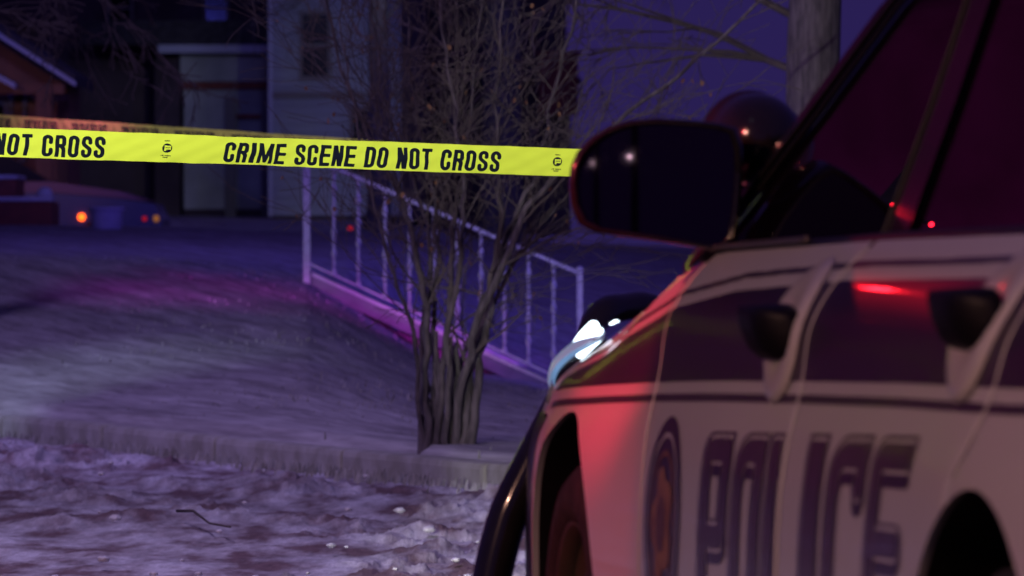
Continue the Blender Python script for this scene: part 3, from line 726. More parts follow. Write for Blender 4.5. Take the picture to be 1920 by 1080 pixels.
# ================================================================== TAPE
def tape(name, A_, B_, th, period, start, mirrored, m, label, tilt=(0, 0), sagz=.0, hscale=1.0):
    A_ = Vector(A_); B_ = Vector(B_); Ln = (B_-A_).length; d = (B_-A_).normalized(); nrm = Vector((d.y, -d.x, 0)).normalized()
    if nrm.y > 0: nrm = -nrm
    root = empty(name, A_, label, 'tape')
    def S(s_, v, off=0):   # s along, v in -.5...5
        t = s_/Ln; p = d*s_+Vector((0, 0, -sagz*4*t*(1-t)))
        ti = tilt[0]+(tilt[1]-tilt[0])*t+.10*math.sin(s_*3.1)+.05*math.sin(s_*7.7)
        upv = Vector((0, 0, math.cos(ti)))+nrm*math.sin(ti)
        nn = nrm*math.cos(ti)-Vector((0, 0, math.sin(ti)))
        curl = .003*math.cos(v*math.pi)+.0016*math.sin(s_*19+v*4)+.0011*math.sin(s_*43+v*9+math.sin(s_*7)*2)+.0008*math.sin(s_*71-v*12)
        return p+upv*(v*th)+nn*(off+curl)
    N = int(Ln/.012); K = 8; vs = []; fs = []
    for i in range(N+1):
        for j in range(K+1): vs.append(S(Ln*i/N, j/K-.5))
    for i in range(N):
        for j in range(K): a = i*(K+1)+j; fs.append((a, a+K+1, a+K+2, a+1))
    link('ribbon', vs, fs, m, root, True)
    text = 'CRIME SCENE DO NOT CROSS'; ch = .745*th; W = .44; adv = 0
    widths = []; 
    for c in text: widths.append({' ': .20, 'I': .235, 'M': .60}.get(c, .43)+.10)
    tw = sum(widths)*ch; target = period*.7106; k = target/tw
    vs = []; fs = []
    s0 = start
    while s0 < Ln-target:
        if s0 >= -1e-6:
            x = 0
            for c, wd in zip(text, widths):
                if c != ' ':
                    Wg = wd-.10; n1_ = 26; us = np.linspace(-.02, Wg+.02, n1_); ws = np.linspace(-.02, 1.02, 40)
                    U, V = np.meshgrid(us, ws, indexing='ij')
                    p2, f2_ = clip_grid(us, ws, glyph_phi(c, U, V, Wg, {'M': .070, 'I': .10}.get(c, .080)))
                    n = 0; vs = []; fs = []
                    for (u, v) in p2:
                        s_ = s0+(x+u)*ch*k
                        if mirrored: s_ = 2*s0+target-s_ if False else s0+target-(x+u)*ch*k
                        vs.append(S(s_, (v-.5)*.745-.055, .0009))
                    link('letter', vs, [tuple(i+n for i in (f if not mirrored else reversed(f))) for f in f2_], M['ink'], root)
                x += wd
        s0 += period
    # oval maker mark with tiny print between the phrases
    vs = []; fs = []; s0 = start+target+(period-target)/2-period
    us = np.linspace(-1.3, 1.3, 70); ws = np.linspace(-1.1, 1.1, 60); U, V = np.meshgrid(us, ws, indexing='ij')
    oval = np.hypot(U/1.12, V/.95)-1
    pin = np.minimum(np.maximum(np.abs(U+.42)-.24, np.abs(V+.0)-.55), np.maximum(np.abs(U-.15)-.72, np.abs(V-.12)-.40))
    slit = np.maximum(np.abs(U-.12)-.55, np.abs(V-.13)-.06)
    phi = np.maximum(oval, -np.maximum(pin, -slit))
    p2, f2_ = clip_grid(us, ws, phi)
    tiny = []
    def small(txt, cx, cy, hh):
        cw = .62*hh; x = cx-len(txt)*cw/2*1.0
        for q in txt:
            if q != ' ': tiny.append((q, x, cy, hh))
            x += cw
    small('PRODUCTS', 0, 1.42, .24); small('LYNE PRODUCTS', 0, -1.60, .27); small('COMPANY', 0, -1.98, .27)
    ov = th*.17
    while s0 < Ln-.1:
        if s0 > .1:
            n = 0; vs = []; fs = []
            for u, v in p2: vs.append(S(s0+(u if not mirrored else -u)*ov, (v*ov)/th+.02, .0009))
            fs += [tuple(i+n for i in (f if not mirrored else reversed(f))) for f in f2_]
            for q, x, cy, hh in tiny:
                W_ = .5; q2 = q if q in 'CORIMESNDTPL' else {'Y': 'T', 'U': 'O', 'A': 'R'}.get(q, 'I')
                u1 = np.linspace(-.02, W_+.02, 9); w1 = np.linspace(-.02, 1.02, 13); U1, V1 = np.meshgrid(u1, w1, indexing='ij')
                p3, f3 = clip_grid(u1, w1, glyph_phi(q2, U1, V1, W_, .085)); n = len(vs)
                for u, v in p3:
                    uu = (x+u*hh)*ov; vs.append(S(s0+(uu if not mirrored else -uu), (cy+(v-.5)*hh)*ov/th+.02, .0009))
                fs += [tuple(i+n for i in f) for f in f3]
            link('maker_mark', vs, fs, M['ink'], root, kind='stuff')
        s0 += period
    return root
# near tape: passes px 0 at D 15.4 and px 1060 at D 16.2
a = at(0, 266.5, 15.4); b = at(1060, 304.5, 16.2); d = (b-a)
per = (at(1049, 304, 16.19)-at(313, 281, 15.64)).length
P0_ = a-d*1.2; P1_ = a+d*1.38
dist0 = (P0_-at(418, 284, 15.715)).length
start = dist0-math.floor(dist0/per)*per
tape('crime_scene_tape', P0_, P1_, .0755, per, start, False, M['tape'], 'bright yellow police line tape with black capitals stretched across the foreground', tilt=(.10, .34))
post = empty('barrier_post', (P1_.x+.02, P1_.y+.03, 0), 'slim black post behind the patrol car holding the yellow tape', 'post')
MB().tube([(0, 0, .02), (0, 0, 1.33)], .018, 10).build('pole', M['black'], post, True)
MB().lathe([(.001, .05), (.10, .04), (.16, .0), (.16, -.03)], (0, 0, 0), (0, 0, 1), 20).build('base', M['black'], post, True)
# far tape, seen from its back, tied to the shrub
a = at(0, 229, 34.5); b = at(800, 287, 27.0)
d = b-a
tape('far_crime_scene_tape', a-d*.9, b, .082, 1.05, .35, True, M['tapefar'], 'dimmer yellow tape running behind the bright one with its lettering reversed', tilt=(.1, .1))

# ================================================================== POLICE CAR
TH = R(8.0)
Fd = Vector((-math.sin(TH), math.cos(TH), 0)); Ld = Vector((-math.cos(TH), -math.sin(TH), 0))
P0 = Vector((.075, 9.57, 0)); HWID = .95
car = empty('police_car', P0-Ld*HWID, 'white police patrol car with dark blue stripe, POLICE lettering and black push bumper', 'police car', rz=R(90)+TH)
prW = [-.5, .15, .22, .30, .42, .55, .62, .68, .74, .79, .83, .87, .90, .935, .965, 1.0, 1.03, 1.1]
prV = [-.2, -.075, -.035, -.012, 0, 0, -.002, -.006, -.014, -.027, -.036, -.040, -.046, -.066, -.088, -.125, -.158, -.24]
_w = np.linspace(-.5, 1.1, 1601); _v = np.interp(_w, prW, prV)
_k = np.exp(-.5*(np.arange(-40, 41)/13.)**2); _k /= _k.sum(); _v = np.convolve(np.pad(_v, 40, 'edge'), _k, 'valid')
def sstep(a, b, x): t = np.clip((x-a)/(b-a), 0, 1); return t*t*(3-2*t)
def V(u, w_):
    u = np.asarray(u, float); w_ = np.asarray(w_, float)
    drop = np.interp(u, [-4.3, -3.8, -3.2, -.8, -.35, 0, .4, .7, 1.0], [.03, .0, 0, .0, .055, .125, .165, .175, .19])
    we = w_+drop*sstep(.60, .86, w_)
    v = np.interp(we, _w, _v)
    v = v-.060*np.clip((u-.2)/.6, 0, 2)**1.2
    v = v-.22*np.clip((-3.45-u)/.7, 0, 2)**2
    fl = sstep(.95, .72, w_)
    v = v+.010*np.exp(-((u-.0)/.42)**2)*fl*sstep(.3, .6, w_)+.022*np.exp(-((u+3.05)/.45)**2)*fl
    # door-bottom scallop
    v = v-.018*np.exp(-((w_-.36)/.07)**2)*sstep(-.55, -.9, u)*sstep(-2.7, -2.3, u)
    return v
def belt(u): return np.interp(u, [-4.3, -3.6, -2.9, -1.9, -.85, -.6, -.35, 0, .4, .7, .95], [.98, 1.01, 1.012, 1.004, .987, .972, .945, .893, .880, .852, .79])
def S(u, w_, off=0.0, side=1):
    return (u, side*(HWID+float(V(u, w_))+off), w_)
def car_at(px, py, u):          # (v,w) at station u seen at photo pixel
    X0 = P0.x+Fd.x*u; Y0 = P0.y+Fd.y*u; v = 0
    for _ in range(6):
        D = Y0+Ld.y*v; X = (px-960)/F*D; v = (X-X0)/Ld.x
    D = Y0+Ld.y*v
    return (u, HWID+v, CAMZ+(HZ-py)/F*D)
us_all = np.concatenate([np.arange(-4.12, .90, .02)])
def arch(U, W_, uc, r): return r-np.hypot(U-uc, (W_-.345)*1.0)     # >0 inside opening
def seam1(W_): return -.75-.02*sstep(.9, .6, W_)
def seam2(W_): return -1.85+.0*W_
def seam3(W_): return -3.00+.09*sstep(.86, .70, W_)+.02*sstep(.9, 1.0, W_)
AR = .392; G = .0028
def panel(name, lo, hi, w0=.20, side=1, m=None, extra=None):
    ulo = -4.14 if lo is None else -3.2 if lo is seam3 else -2.0 if lo is seam2 else -.9
    uhi = .86 if hi is None else -2.85 if hi is seam3 else -1.7 if hi is seam2 else -.6
    us = np.arange(ulo, uhi+.012, .0125); ws = np.arange(.15, 1.03, .0125)
    U, W_ = np.meshgrid(us, ws, indexing='ij')
    phi = np.maximum(w0-W_, W_-belt(U))
    if lo is not None: phi = np.maximum(phi, lo(W_)+G-U)
    else: phi = np.maximum(phi, -4.10-U)
    if hi is not None: phi = np.maximum(phi, U-(hi(W_)-G))
    else: phi = np.maximum(phi, U-(.82-.35*np.clip(.72-W_, 0, 1)*0))
    phi = np.maximum(phi, np.maximum(arch(U, W_, 0, AR), arch(U, W_, -3.05, AR)))
    if extra is not None: phi = np.maximum(phi, extra(U, W_))
    p2, fs = clip_grid(us, ws, phi)
    P = np.array(p2); vv = V(P[:, 0], P[:, 1])
    # round the panel edges inwards so the cut lines catch light
    e = np.full(len(P), 1.0)
    if lo is not None: e = np.minimum(e, P[:, 0]-(lo(P[:, 1])+G))
    if hi is not None: e = np.minimum(e, (hi(P[:, 1])-G)-P[:, 0])
    vs = [(P[i, 0], side*(HWID+vv[i]-(.004 if e[i] < 1e-3 else 0)), P[i, 1]) for i in range(len(P))]
    if side < 0: fs = [tuple(reversed(f)) for f in fs]
    # return strips along the shut lines
    ob = link(name, vs, [tuple(reversed(f)) for f in fs], m or M['paint'], car, True)
    return ob
def strip(name, curve, d0, d1, m, side=1, par=None, lab=None):
    """strip along a (u,w) curve from depth d0 to d1 (metres inwards)"""
    vs = []; fs = []
    for (u, w_) in curve:
        a = S(u, w_, -d0, side); b = S(u, w_, -d1, side); vs += [a, b]
    for i in range(len(curve)-1): fs.append((2*i, 2*i+1, 2*i+3, 2*i+2))
    return link(name, vs, fs, m, par or car, True)
hood_cut = lambda U, W_: U-.56-.0*W_  # fender ends where the headlamp starts (upper part)
def lampzone(U, W_): # >0 inside headlamp opening
    return np.minimum(np.minimum(U-(.42+(.86-W_)*1.3), W_-.735), .2)
for side in (1, -1):
    panel('front_fender', seam1, None, .20, side, extra=lambda U, W_: np.maximum(lampzone(U, W_), np.minimum(U-.400, .720-W_)))
    panel('bumper_corner', None, None, .20, side, M['black'], extra=lambda U, W_: np.maximum(.405-U+.0*W_, W_-.715))
    d1 = panel('front_door', seam2, seam1, .20, side)
    d2 = panel('rear_door', seam3, seam2, .20, side)
    panel('quarter_panel', None, seam3, .20, side)
    for uc in (0, -3.05):
        cur = [(uc+AR*math.cos(R(a)), .345+AR*math.sin(R(a))) for a in range(-8, 189, 4)]
        strip('arch_lip', cur, 0.0, .010, M['paint'], side); strip('wheel_well', cur, .010, .30, M['black'], side)
        # inner disc of the wheel well
        vs = [(uc+(AR+.0)*math.cos(R(a)), side*(HWID-.30), .345+AR*math.sin(R(a))) for a in range(-20, 201, 10)]
        link('inner_arch', vs, [tuple(range(len(vs)))], M['black'], car)
    for fn in (seam1, seam2, seam3):
        ws_ = np.linspace(.74 if fn is seam3 else .2, 1.0 if fn is not seam1 else .98, 40)
        for sg in (-1, 1):
            cur = [(float(fn(w_))+sg*G, float(w_)) for w_ in ws_]
            strip('door_edge', cur, .004, .03, M['paint'], side)
        link('shut_line', sum([[S(float(fn(w_))-.008, float(w_), -.03, side), S(float(fn(w_))+.008, float(w_), -.03, side)] for w_ in ws_], []),
             [(2*i, 2*i+1, 2*i+3, 2*i+2) for i in range(len(ws_)-1)], M['black'], car)
    # silver highlight beading on the shut line edge (paint edge roll)
    for fn in (seam1, seam2, seam3):
        ws_ = np.linspace(.745 if fn is seam3 else .22, .995 if fn is not seam1 else .975, 60)
        MB().tube([S(float(fn(w_))+.0040, float(w_), -.0010, side) for w_ in ws_], .0022, 6).build('door_edge_roll', M['paint'], car, True)
    # sill
    cur = [(float(u), .20) for u in np.linspace(-2.66, -.40, 20)]
    strip('sill', cur, 0, .25, M['black'], side)

# greenhouse: side glass, pillars, roof
def glassV(w_): # half-width inset of the greenhouse by height
    return np.interp(w_, [.97, 1.0, 1.18, 1.335, 1.42, 1.47], [-.135, -.148, -.215, -.268, -.315, -.40])
def G_(u, w_, off=0, side=1): return (u, side*(HWID+float(glassV(w_))+off), w_)
def a_pillar_u(w_): return float(np.interp(w_, [.96, 1.18, 1.335, 1.42, 1.47], [-.36, -.88, -1.25, -1.48, -1.65]))
def c_pillar_u(w_): return float(np.interp(w_, [.96, 1.18, 1.335, 1.42, 1.47], [-3.95, -3.55, -3.22, -3.0, -2.85]))
ws_ = np.linspace(.965, 1.42, 14)
def gpanel(name, fa, fb, off, m, side, n=12, w_lo=.965, w_hi=1.42, par=None):
    ws2 = np.linspace(w_lo, w_hi, 14); vs = []; fs = []
    for w_ in ws2:
        a, b = fa(w_), fb(w_)
        for i in range(n+1): vs.append(G_(a+(b-a)*i/n, float(w_), off, side))
    for j in range(13):
        for i in range(n): q = j*(n+1)+i; fs.append((q, q+1, q+n+2, q+n+1))
    return link(name, vs, fs, m, par or car, True)
for side in (1, -1):
    gpanel('pillar', lambda w_: a_pillar_u(w_), lambda w_: a_pillar_u(w_)-.085, .004, M['blackgloss'], side, 2, .93, 1.44)
    gpanel('front_side_window', lambda w_: a_pillar_u(w_)-.10, lambda w_: -1.80, -.006, M['carglass'], side)
    gpanel('pillar', lambda w_: -1.80, lambda w_: -1.94, .002, M['blackgloss'], side, 2)
    gpanel('rear_side_window', lambda w_: -1.94, lambda w_: c_pillar_u(w_)+.42, -.006, M['carglass'], side)
    gpanel('pillar', lambda w_: c_pillar_u(w_)+.42, lambda w_: c_pillar_u(w_), .004, M['paint'], side, 3, .98, 1.44)
    # frame edges
    MB().tube([G_(a_pillar_u(w_)-.088, float(w_), .006, side) for w_ in np.linspace(.97, 1.42, 12)], .004, 6).build('window_seal', M['seal'], car, True)
    MB().tube([G_(a_pillar_u(w_)-.135, float(w_), .002, side) for w_ in np.linspace(.97, 1.40, 12)], .004, 6).build('window_seal', M['seal'], car, True)
    MB().tube([G_(-1.80, float(w_), .004, side) for w_ in np.linspace(.97, 1.42, 12)], .003, 6).build('window_seal', M['seal'], car, True)
    # belt moulding
    bl = [(u, float(belt(u))) for u in np.linspace(-3.7, -.62, 50)]
    vs = []
    for u, w_ in bl:
        a = S(u, w_, 0, side); vs += [a, (u, a[1]-side*.004, w_+.009), (u, side*(HWID-.150), w_+.011), (u, side*(HWID-.165), w_-.03)]
    link('belt_moulding', vs, [(4*i+j, 4*i+j+1, 4*i+4+j+1, 4*i+4+j) for i in range(len(bl)-1) for j in range(3)], M['seal'], car, True)

def loft(name, rows, m, smooth=True, par=None):
    n = len(rows[0]); vs = [p for r in rows for p in r]
    return recalc(link(name, vs, [(i*n+j, i*n+j+1, i*n+n+j+1, i*n+n+j) for i in range(len(rows)-1) for j in range(n-1)], m, par or car, smooth))
# roof
rows = []
for u in np.linspace(-1.46, -3.02, 14):
    e = .02*math.sin(math.pi*(u+1.46)/(-1.56)); rows.append([(float(u), y*.64, 1.42+.055*(1-abs(y)**2.5)+e) for y in np.linspace(-1, 1, 17)])
loft('roof', rows, M['paint'])
# windscreen & rear window
def screen(name, ua, ub, bul, wlo=.95, m='carglass'):
    rows = []
    for t in np.linspace(0, 1, 8):
        w_ = wlo+(1.425-wlo)*t; hw = HWID+float(glassV(w_))-.01; rows.append([(ua(w_)+bul*(1-y*y)*(1-.3*t), y*hw, w_+.04*(1-y*y)*t) for y in np.linspace(-1, 1, 13)])
    return loft(name, rows, M[m])
screen('windscreen', a_pillar_u, None, .16)
screen('rear_window', c_pillar_u, None, -.10)
# hood
rows = []
for u in np.linspace(-.36, .86, 18):
    hw = HWID+float(V(u, belt(u)))-.004; wz = float(belt(u)); t = max(0, (u-.6)/.26)
    rows.append([(float(u), y*hw, wz+.001+(.065)*(1-abs(y)**2.2)-.02*t*t+.012*math.exp(-((abs(y)-.62)/.10)**2)) for y in np.linspace(-1, 1, 25)])
loft('hood', rows, M['paint'])
MB().tube([(u, HWID+float(V(u, belt(u)))-.006, float(belt(u))+.002) for u in np.linspace(-.35, .55, 30)], .0035, 6).build('hood_edge', M['paint'], car, True)
# front bumper + grille
rows = []
for w_ in (.20, .30, .42, .55, .66, .73, .76):
    hw = HWID+float(V(.82, w_)); row = []
    for y in np.linspace(-1, 1, 25): row.append((.82+.16*(1-abs(y)**4)*(1-.5*abs(w_-.5)), y*hw, w_))
    rows.append(row)
loft('front_bumper', rows, M['paint'])
MB().bevel_box((.90, -.42, .50), (.985, .42, .72), .02).build('grille', M['black'], car)
# trunk and rear bumper
rows = []
for u in np.linspace(-3.60, -4.10, 8):
    hw = HWID+float(V(u, .97)); rows.append([(float(u), y*hw, float(belt(u))+.03*(1-abs(y)**3)) for y in np.linspace(-1, 1, 13)])
loft('trunk_lid', rows, M['paint'])
rows = []
for w_ in (.22, .4, .6, .8, .95, 1.0):
    hw = HWID+float(V(-4.10, w_)); rows.append([(-4.10-.12*(1-abs(y)**4), y*hw, w_) for y in np.linspace(-1, 1, 17)])
loft('rear_bumper', rows, M['paint'])
for s_ in (-1, 1): MB().bevel_box((-4.20, s_*.45-.2, .80), (-4.12, s_*.45+.2, .92), .02).build('tail_lamp', M['redlens'], car)
def lampb(u, w_): return .058*max(0, math.sin(math.pi*min(1, max(0, (u-.38)/.48))))*float(sstep(.735, .835, w_))
# headlamp: chrome bowl, lit strips, clear cover edge
for side in (1, -1):
    hl = empty_ = None
    us = np.arange(.30, .86, .004); ws2 = np.arange(.70, .93, .004); U, W_ = np.meshgrid(us, ws2, indexing='ij')
    phi = -np.minimum(np.minimum(U-(.425+(.86-W_)*1.3), W_-.738), np.minimum(belt(U)-.002-W_, .82-U))
    p2, fs = clip_grid(us, ws2, phi)
    hl = link('headlamp', [S(u, w_, -.012+lampb(u, w_), side) for u, w_ in p2], fs, M['chrome'], car, True)
    phi2 = np.maximum(phi, -np.minimum(.008, 1))+.014
    p2, fs = clip_grid(us, ws2, phi+.022)
    link('diffuser', [S(u, w_, -.004+lampb(u, w_), side) for u, w_ in p2], fs, M['lamphalo'], hl, True)
    for nm, pts_, r_ in (('lamp_strip', ((1160, 608, .50), (1140, 622, .55), (1116, 642, .60), (1092, 664, .66)), .0075), ('lamp_core', ((1118, 612, .56), (1100, 630, .62), (1086, 650, .66)), .0100)):
        q_ = [car_at(*c_) for c_ in pts_]
        MB().tube([Vector((u, side*(v+.004), w_)) for u, v, w_ in q_], r_, 10).build(nm, M['lampon'], hl, True)
# push bumper with wrap bars
pb = MB()
def wrap_pts(side):
    pts = [(.99, -.42, .76), (.985, -.32, .878), (.93, -.245, .888), (.885, -.20, .872), (.86, -.165, .795), (.845, -.110, .69), (.84, -.052, .575), (.84, -.030, .52), (.84, -.008, .43), (.84, -.002, .36), (.88, -.06, .31), (.97, -.20, .30), (1.03, -.40, .30)]
    return [Vector((u, side*(HWID+v), w_)) for u, v, w_ in pts]
def smoothpts(P, k=5):
    out = []
    for i in range(len(P)-1):
        p0, p1, p2, p3 = P[max(i-1, 0)], P[i], P[i+1], P[min(i+2, len(P)-1)]
        for j in range(k):
            t = j/k; out.append(.5*((2*p1)+(p2-p0)*t+(2*p0-5*p1+4*p2-p3)*t*t+(3*p1-p0-3*p2+p3)*t**3))
    return out+[P[-1]]
pbo = None
for side in (1, -1):
    o_ = MB().tube(smoothpts(wrap_pts(side)), list(np.interp(np.arange(61), [0, 18, 30, 61], [.026, .027, .034, .034])), 14).build('bumper_wrap_bar', M['blackgloss'], car, True)
MB().bevel_box((1.02, -.34, .30), (1.07, -.26, .86), .012).build('push_bumper_upright', M['blackgloss'], car)
MB().bevel_box((1.02, .26, .30), (1.07, .34, .86), .012).build('push_bumper_upright', M['blackgloss'], car)
MB().bevel_box((1.01, -.56, .50), (1.06, .56, .58), .012).build('push_bumper_crossbar', M['blackgloss'], car)
MB().bevel_box((1.01, -.56, .74), (1.06, .56, .80), .012).build('push_bumper_crossbar', M['blackgloss'], car)
# wheels
for side in (1, -1):
    for uc in (0, -3.05):
        wc = (uc, side*(HWID-.022), .33)
        ax = (0, side, 0)
        w_ = MB().lathe([(.225, -.20), (.30, -.215), (.322, -.19), (.328, -.12), (.328, -.05), (.322, -.012), (.300, .006), (.262, .010), (.236, -.004), (.230, -.02)], wc, ax, 48).build('wheel', M['rubber'], car, True)
        rim = MB().lathe([(.232, -.19), (.225, -.19), (.215, -.02), (.229, -.002), (.236, .002), (.230, -.010), (.205, -.035), (.19, -.045)], wc, ax, 48).build('rim', M['rim'], w_, True)
        # disc with slots
        m = MB(); NS = 10
        for q in range(NS):
            a0 = 2*math.pi*q/NS
            for (t0, t1) in ((0, .55),):
                ring = []
                for a in np.linspace(a0, a0+2*math.pi/NS*t1, 4):
                    ring.append((a, .095, -.012)); 
                pa = []
                for a in np.linspace(a0, a0+2*math.pi/NS*t1, 4):
                    for rr, hh in ((.075, -.002), (.13, -.008), (.192, -.045)):
                        pa.append((uc+math.cos(a)*rr, wc[1]+side*hh, .33+math.sin(a)*rr))
                fs = [(i*3+j, i*3+j+1, i*3+j+4, i*3+j+3) for i in range(3) for j in range(2)]
                m.add(pa, fs)
        m.build('spoke', M['rim'], w_, True)
        MB().lathe([(.135, -.014), (.10, -.004), (.075, .0), (.06, .02), (.035, .032), (.001, .034)], wc, ax, 24).build('hub_cap', M['rim'], w_, True)
        MB().lathe([(.20, -.075), (.001, -.075)], wc, ax, 24).build('brake_disc', M['black'], w_, True)

# door handles: dish + black grip
def handle(uc, wc, side=1, k=1.0):
    us = np.linspace(uc-.17*k, uc+.12*k, 36); ws2 = np.linspace(wc-.095*k, wc+.085*k, 30); U, W_ = np.meshgrid(us, ws2, indexing='ij')
    # light coloured dish (shallow scoop standing as a shell just proud of the skin)
    phi = np.hypot((U-uc)/(.092*k), (W_-wc)/(.082*k))-1
    p2, fs = clip_grid(us, ws2, phi)
    vs = []
    for u, w_ in p2:
        q = min(1, math.hypot((u-uc)/(.092*k), (w_-wc)/(.082*k))); vs.append(S(u, w_, .003+.020*(1-q*q)**.5*q, side))
    h_ = link('door_handle', vs, fs, M['silver'], car, True)
    # grip
    L_ = .085*k
    prof = [(.002, .033), (.046, .030), (.048, .022), (.044, .004), (.034, -.018), (.020, -.029), (.002, -.031)]
    rows = []; K_ = len(prof)
    for t in np.linspace(-1, 1, 15):
        e = max(.02, 1-abs(t)**5); u = uc+t*L_+.01
        rows.append([(u, side*(HWID+float(V(u, wc))+.003+o_*k*(.25+.75*e)), wc-.004+z_*k*(.70+.30*e)) for o_, z_ in prof])
    vs = [p for r_ in rows for p in r_]; fs = [(i*K_+j, i*K_+(j+1) % K_, i*K_+K_+(j+1) % K_, i*K_+K_+j) for i in range(14) for j in range(K_)]
    fs += [tuple(range(K_)), tuple(reversed(range(14*K_, 15*K_)))]
    recalc(link('grip', vs, fs, M['gripblack'], h_, True))
for side in (1, -1): handle(-1.70, .888, side, 1.15); handle(-2.84, .918, side, 1.15)

# decals -----------------------------------------------------------
def decal(name, us, ws2, phi, off, m, par=None, side=1):
    p2, fs = clip_grid(us, ws2, phi); P = np.array(p2); vv = V(P[:, 0], P[:, 1])
    return link(name, [(P[i, 0], side*(HWID+vv[i]+off), P[i, 1]) for i in range(len(P))], [tuple(reversed(f)) for f in fs], m, par or car, True)
def top_edge(U): return np.interp(U, [-4.1, -2.9, -1.9, -1.2, -.75, -.3, .1, .42], [.975, .963, .953, .935, .905, .855, .805, .760])
def bot_edge(U): return np.interp(U, [-4.1, -3.1, -2.5, -1.85, -1.2, -.75, -.3, .1, .42], [.870, .846, .838, .826, .812, .800, .786, .772, .758])
def gap(U, W_):   # the vinyl is cut at the shut lines
    g = np.full(U.shape, -1.)
    for fn in (seam1, seam2, seam3): g = np.maximum(g, .0075-np.abs(U-fn(W_)))
    return g
us = np.arange(-4.09, .44, .008); ws2 = np.arange(.73, .995, .0065); U, W_ = np.meshgrid(us, ws2, indexing='ij')
te, be = top_edge(U), bot_edge(U); ar = arch(U, W_, -3.05, AR)
for side in (1, -1):
    g = np.maximum(gap(U, W_), U-.40)
    decal('stripe', us, ws2, np.maximum(np.maximum(be-W_, W_-te), g), .0012, M['navy'], side=side)
    decal('pinstripe', us, ws2, np.maximum(np.maximum(te+.017-W_, W_-(te+.025)), g), .0012, M['navy_ink'], side=side)
    decal('pinstripe', us, ws2, np.maximum(np.maximum((be-.028)-W_, W_-(be-.017)), g), .0012, M['navy_ink'], side=side)
for side in (1, -1):
    MB().tube([(u, HWID*side+side*(float(V(u, belt(u)))+.004), float(belt(u))+.009) for u in np.linspace(-1.45, -.74, 16)], .0045, 6).build('glint_tube', M['glinttube'], car, True)  # added tube that picks up red light along the window base
# POLICE letters
LH = .265; U0 = -1.275
def glyph2(ch, X, Y, W, h, H=1.8):
    l, r, b, t = h, W-h, h, H-h; e = .4; q = .22
    tl = arc(l+q, t-q, q, q, 180, 90, 6); bl = arc(l+q, b+q, q, q, 270, 180, 6)
    tls = arc(l+.08, t-.08, .08, .08, 180, 90, 4)
    pb_ = .50*H; mid = .56*H
    g = {'P': [[(l, -e), (l, t-.08)]+tls+[(W+e, t)], [(r, H+e), (r, pb_+.06)]+arc(r-.06, pb_+.06, .06, .06, 0, -90, 3)+[(l, pb_)]],
         'O': [[(l, .5), (l, t-q)]+tl+[(W+e, t)], bl+[(l, .5)], [(l+q, b), (W+e, b)], [(r, -e), (r, H+e)]],
         'L': [[(l, H+e), (l, b+q)]+bl[::-1]+[(W+e, b)]],
         'I': [[(W/2, -e), (W/2, H+e)]],
         'C': [[(l, .5), (l, t-q)]+tl+[(W+e, t)], bl+[(l, .5)], [(l+q, b), (W+e, b)], [(r, H+e), (r, .80*H)], [(r, -e), (r, .20*H)]],
         'E': [[(l, -e), (l, t-.08)]+tls+[(W+e, t)], [(l, b), (W+e, b)], [(l, mid), (W-.12, mid)]]}[ch]
    d = poly_d(X, Y, g)-h
    return np.maximum(d, np.maximum(np.maximum(-X, X-W), np.maximum(-Y, Y-H)))
def letters(side):
    u_cur = 0
    starts = {'P': 0, 'O': .242, 'L': .482, 'I': .735, 'C': .885, 'E': 1.155}
    wds = {'P': .195, 'O': .195, 'L': .19, 'I': .095, 'C': .22, 'E': .225}
    for c in 'POLICE':
        s0 = starts[c]; wd = wds[c]; Wn = wd/LH; hs = .108 if c != 'I' else .2
        ua = U0-s0 if side > 0 else U0-1.42+s0
        xs = np.arange(-.03, wd+.031, .0028); ys = np.arange(-.045, LH+.03, .0030)
        X, Y = np.meshgrid(xs, ys, indexing='ij')
        ph = glyph2(c, X/LH, 1.8*Y/LH, Wn, hs)*LH
        psh = glyph2(c, (X-.004)/LH, 1.8*(Y+.014)/LH, Wn, hs)*LH
        def put(phi, off, m, nm):
            p2, fs = clip_grid(xs, ys, phi); 
            if not p2: return
            P = np.array(p2); uu = ua-P[:, 0] if side > 0 else ua+P[:, 0]; ww = .737+.0265*(U0-(uu if side > 0 else U0-1.42+(U0-uu)))-LH+P[:, 1]; vv = V(uu, ww)
            return link(nm, [(uu[i], side*(HWID+vv[i]+off), ww[i]) for i in range(len(P))], fs, m, car, True)
        put(ph+.0005, .0016, M['letterfill'], 'letter')
        ring = np.minimum(ph, psh+.004)-.015
        put(np.maximum(ring, -(ph-.0082)), .0016, M['navy_ink'], 'letter_outline')
letters(1); letters(-1)
# round badge on the door ahead of the lettering
for side in (1, -1):
    bu, bw, br = -.965, .605, .152
    us = np.arange(bu-.18, bu+.18, .005); ws2 = np.arange(bw-.18, bw+.18, .005); U, W_ = np.meshgrid(us, ws2, indexing='ij'); rr = np.hypot(U-bu, W_-bw)
    decal('badge', us, ws2, rr-br, .0012, M['navy_ink'], side=side)
    decal('badge_ring', us, ws2, np.abs(rr-.126)-.0035, .0020, M['silver'], side=side)
    decal('badge_ring', us, ws2, np.abs(rr-.100)-.0035, .0020, M['gold'], side=side)
    th_ = np.arctan2(W_-bw, U-bu); decal('badge_star', us, ws2, rr-.062-.022*np.abs(np.cos(th_*2.5)), .0022, M['gold'], side=side)
    decal('badge_center', us, ws2, rr-.040, .0028, M['badge'], side=side)
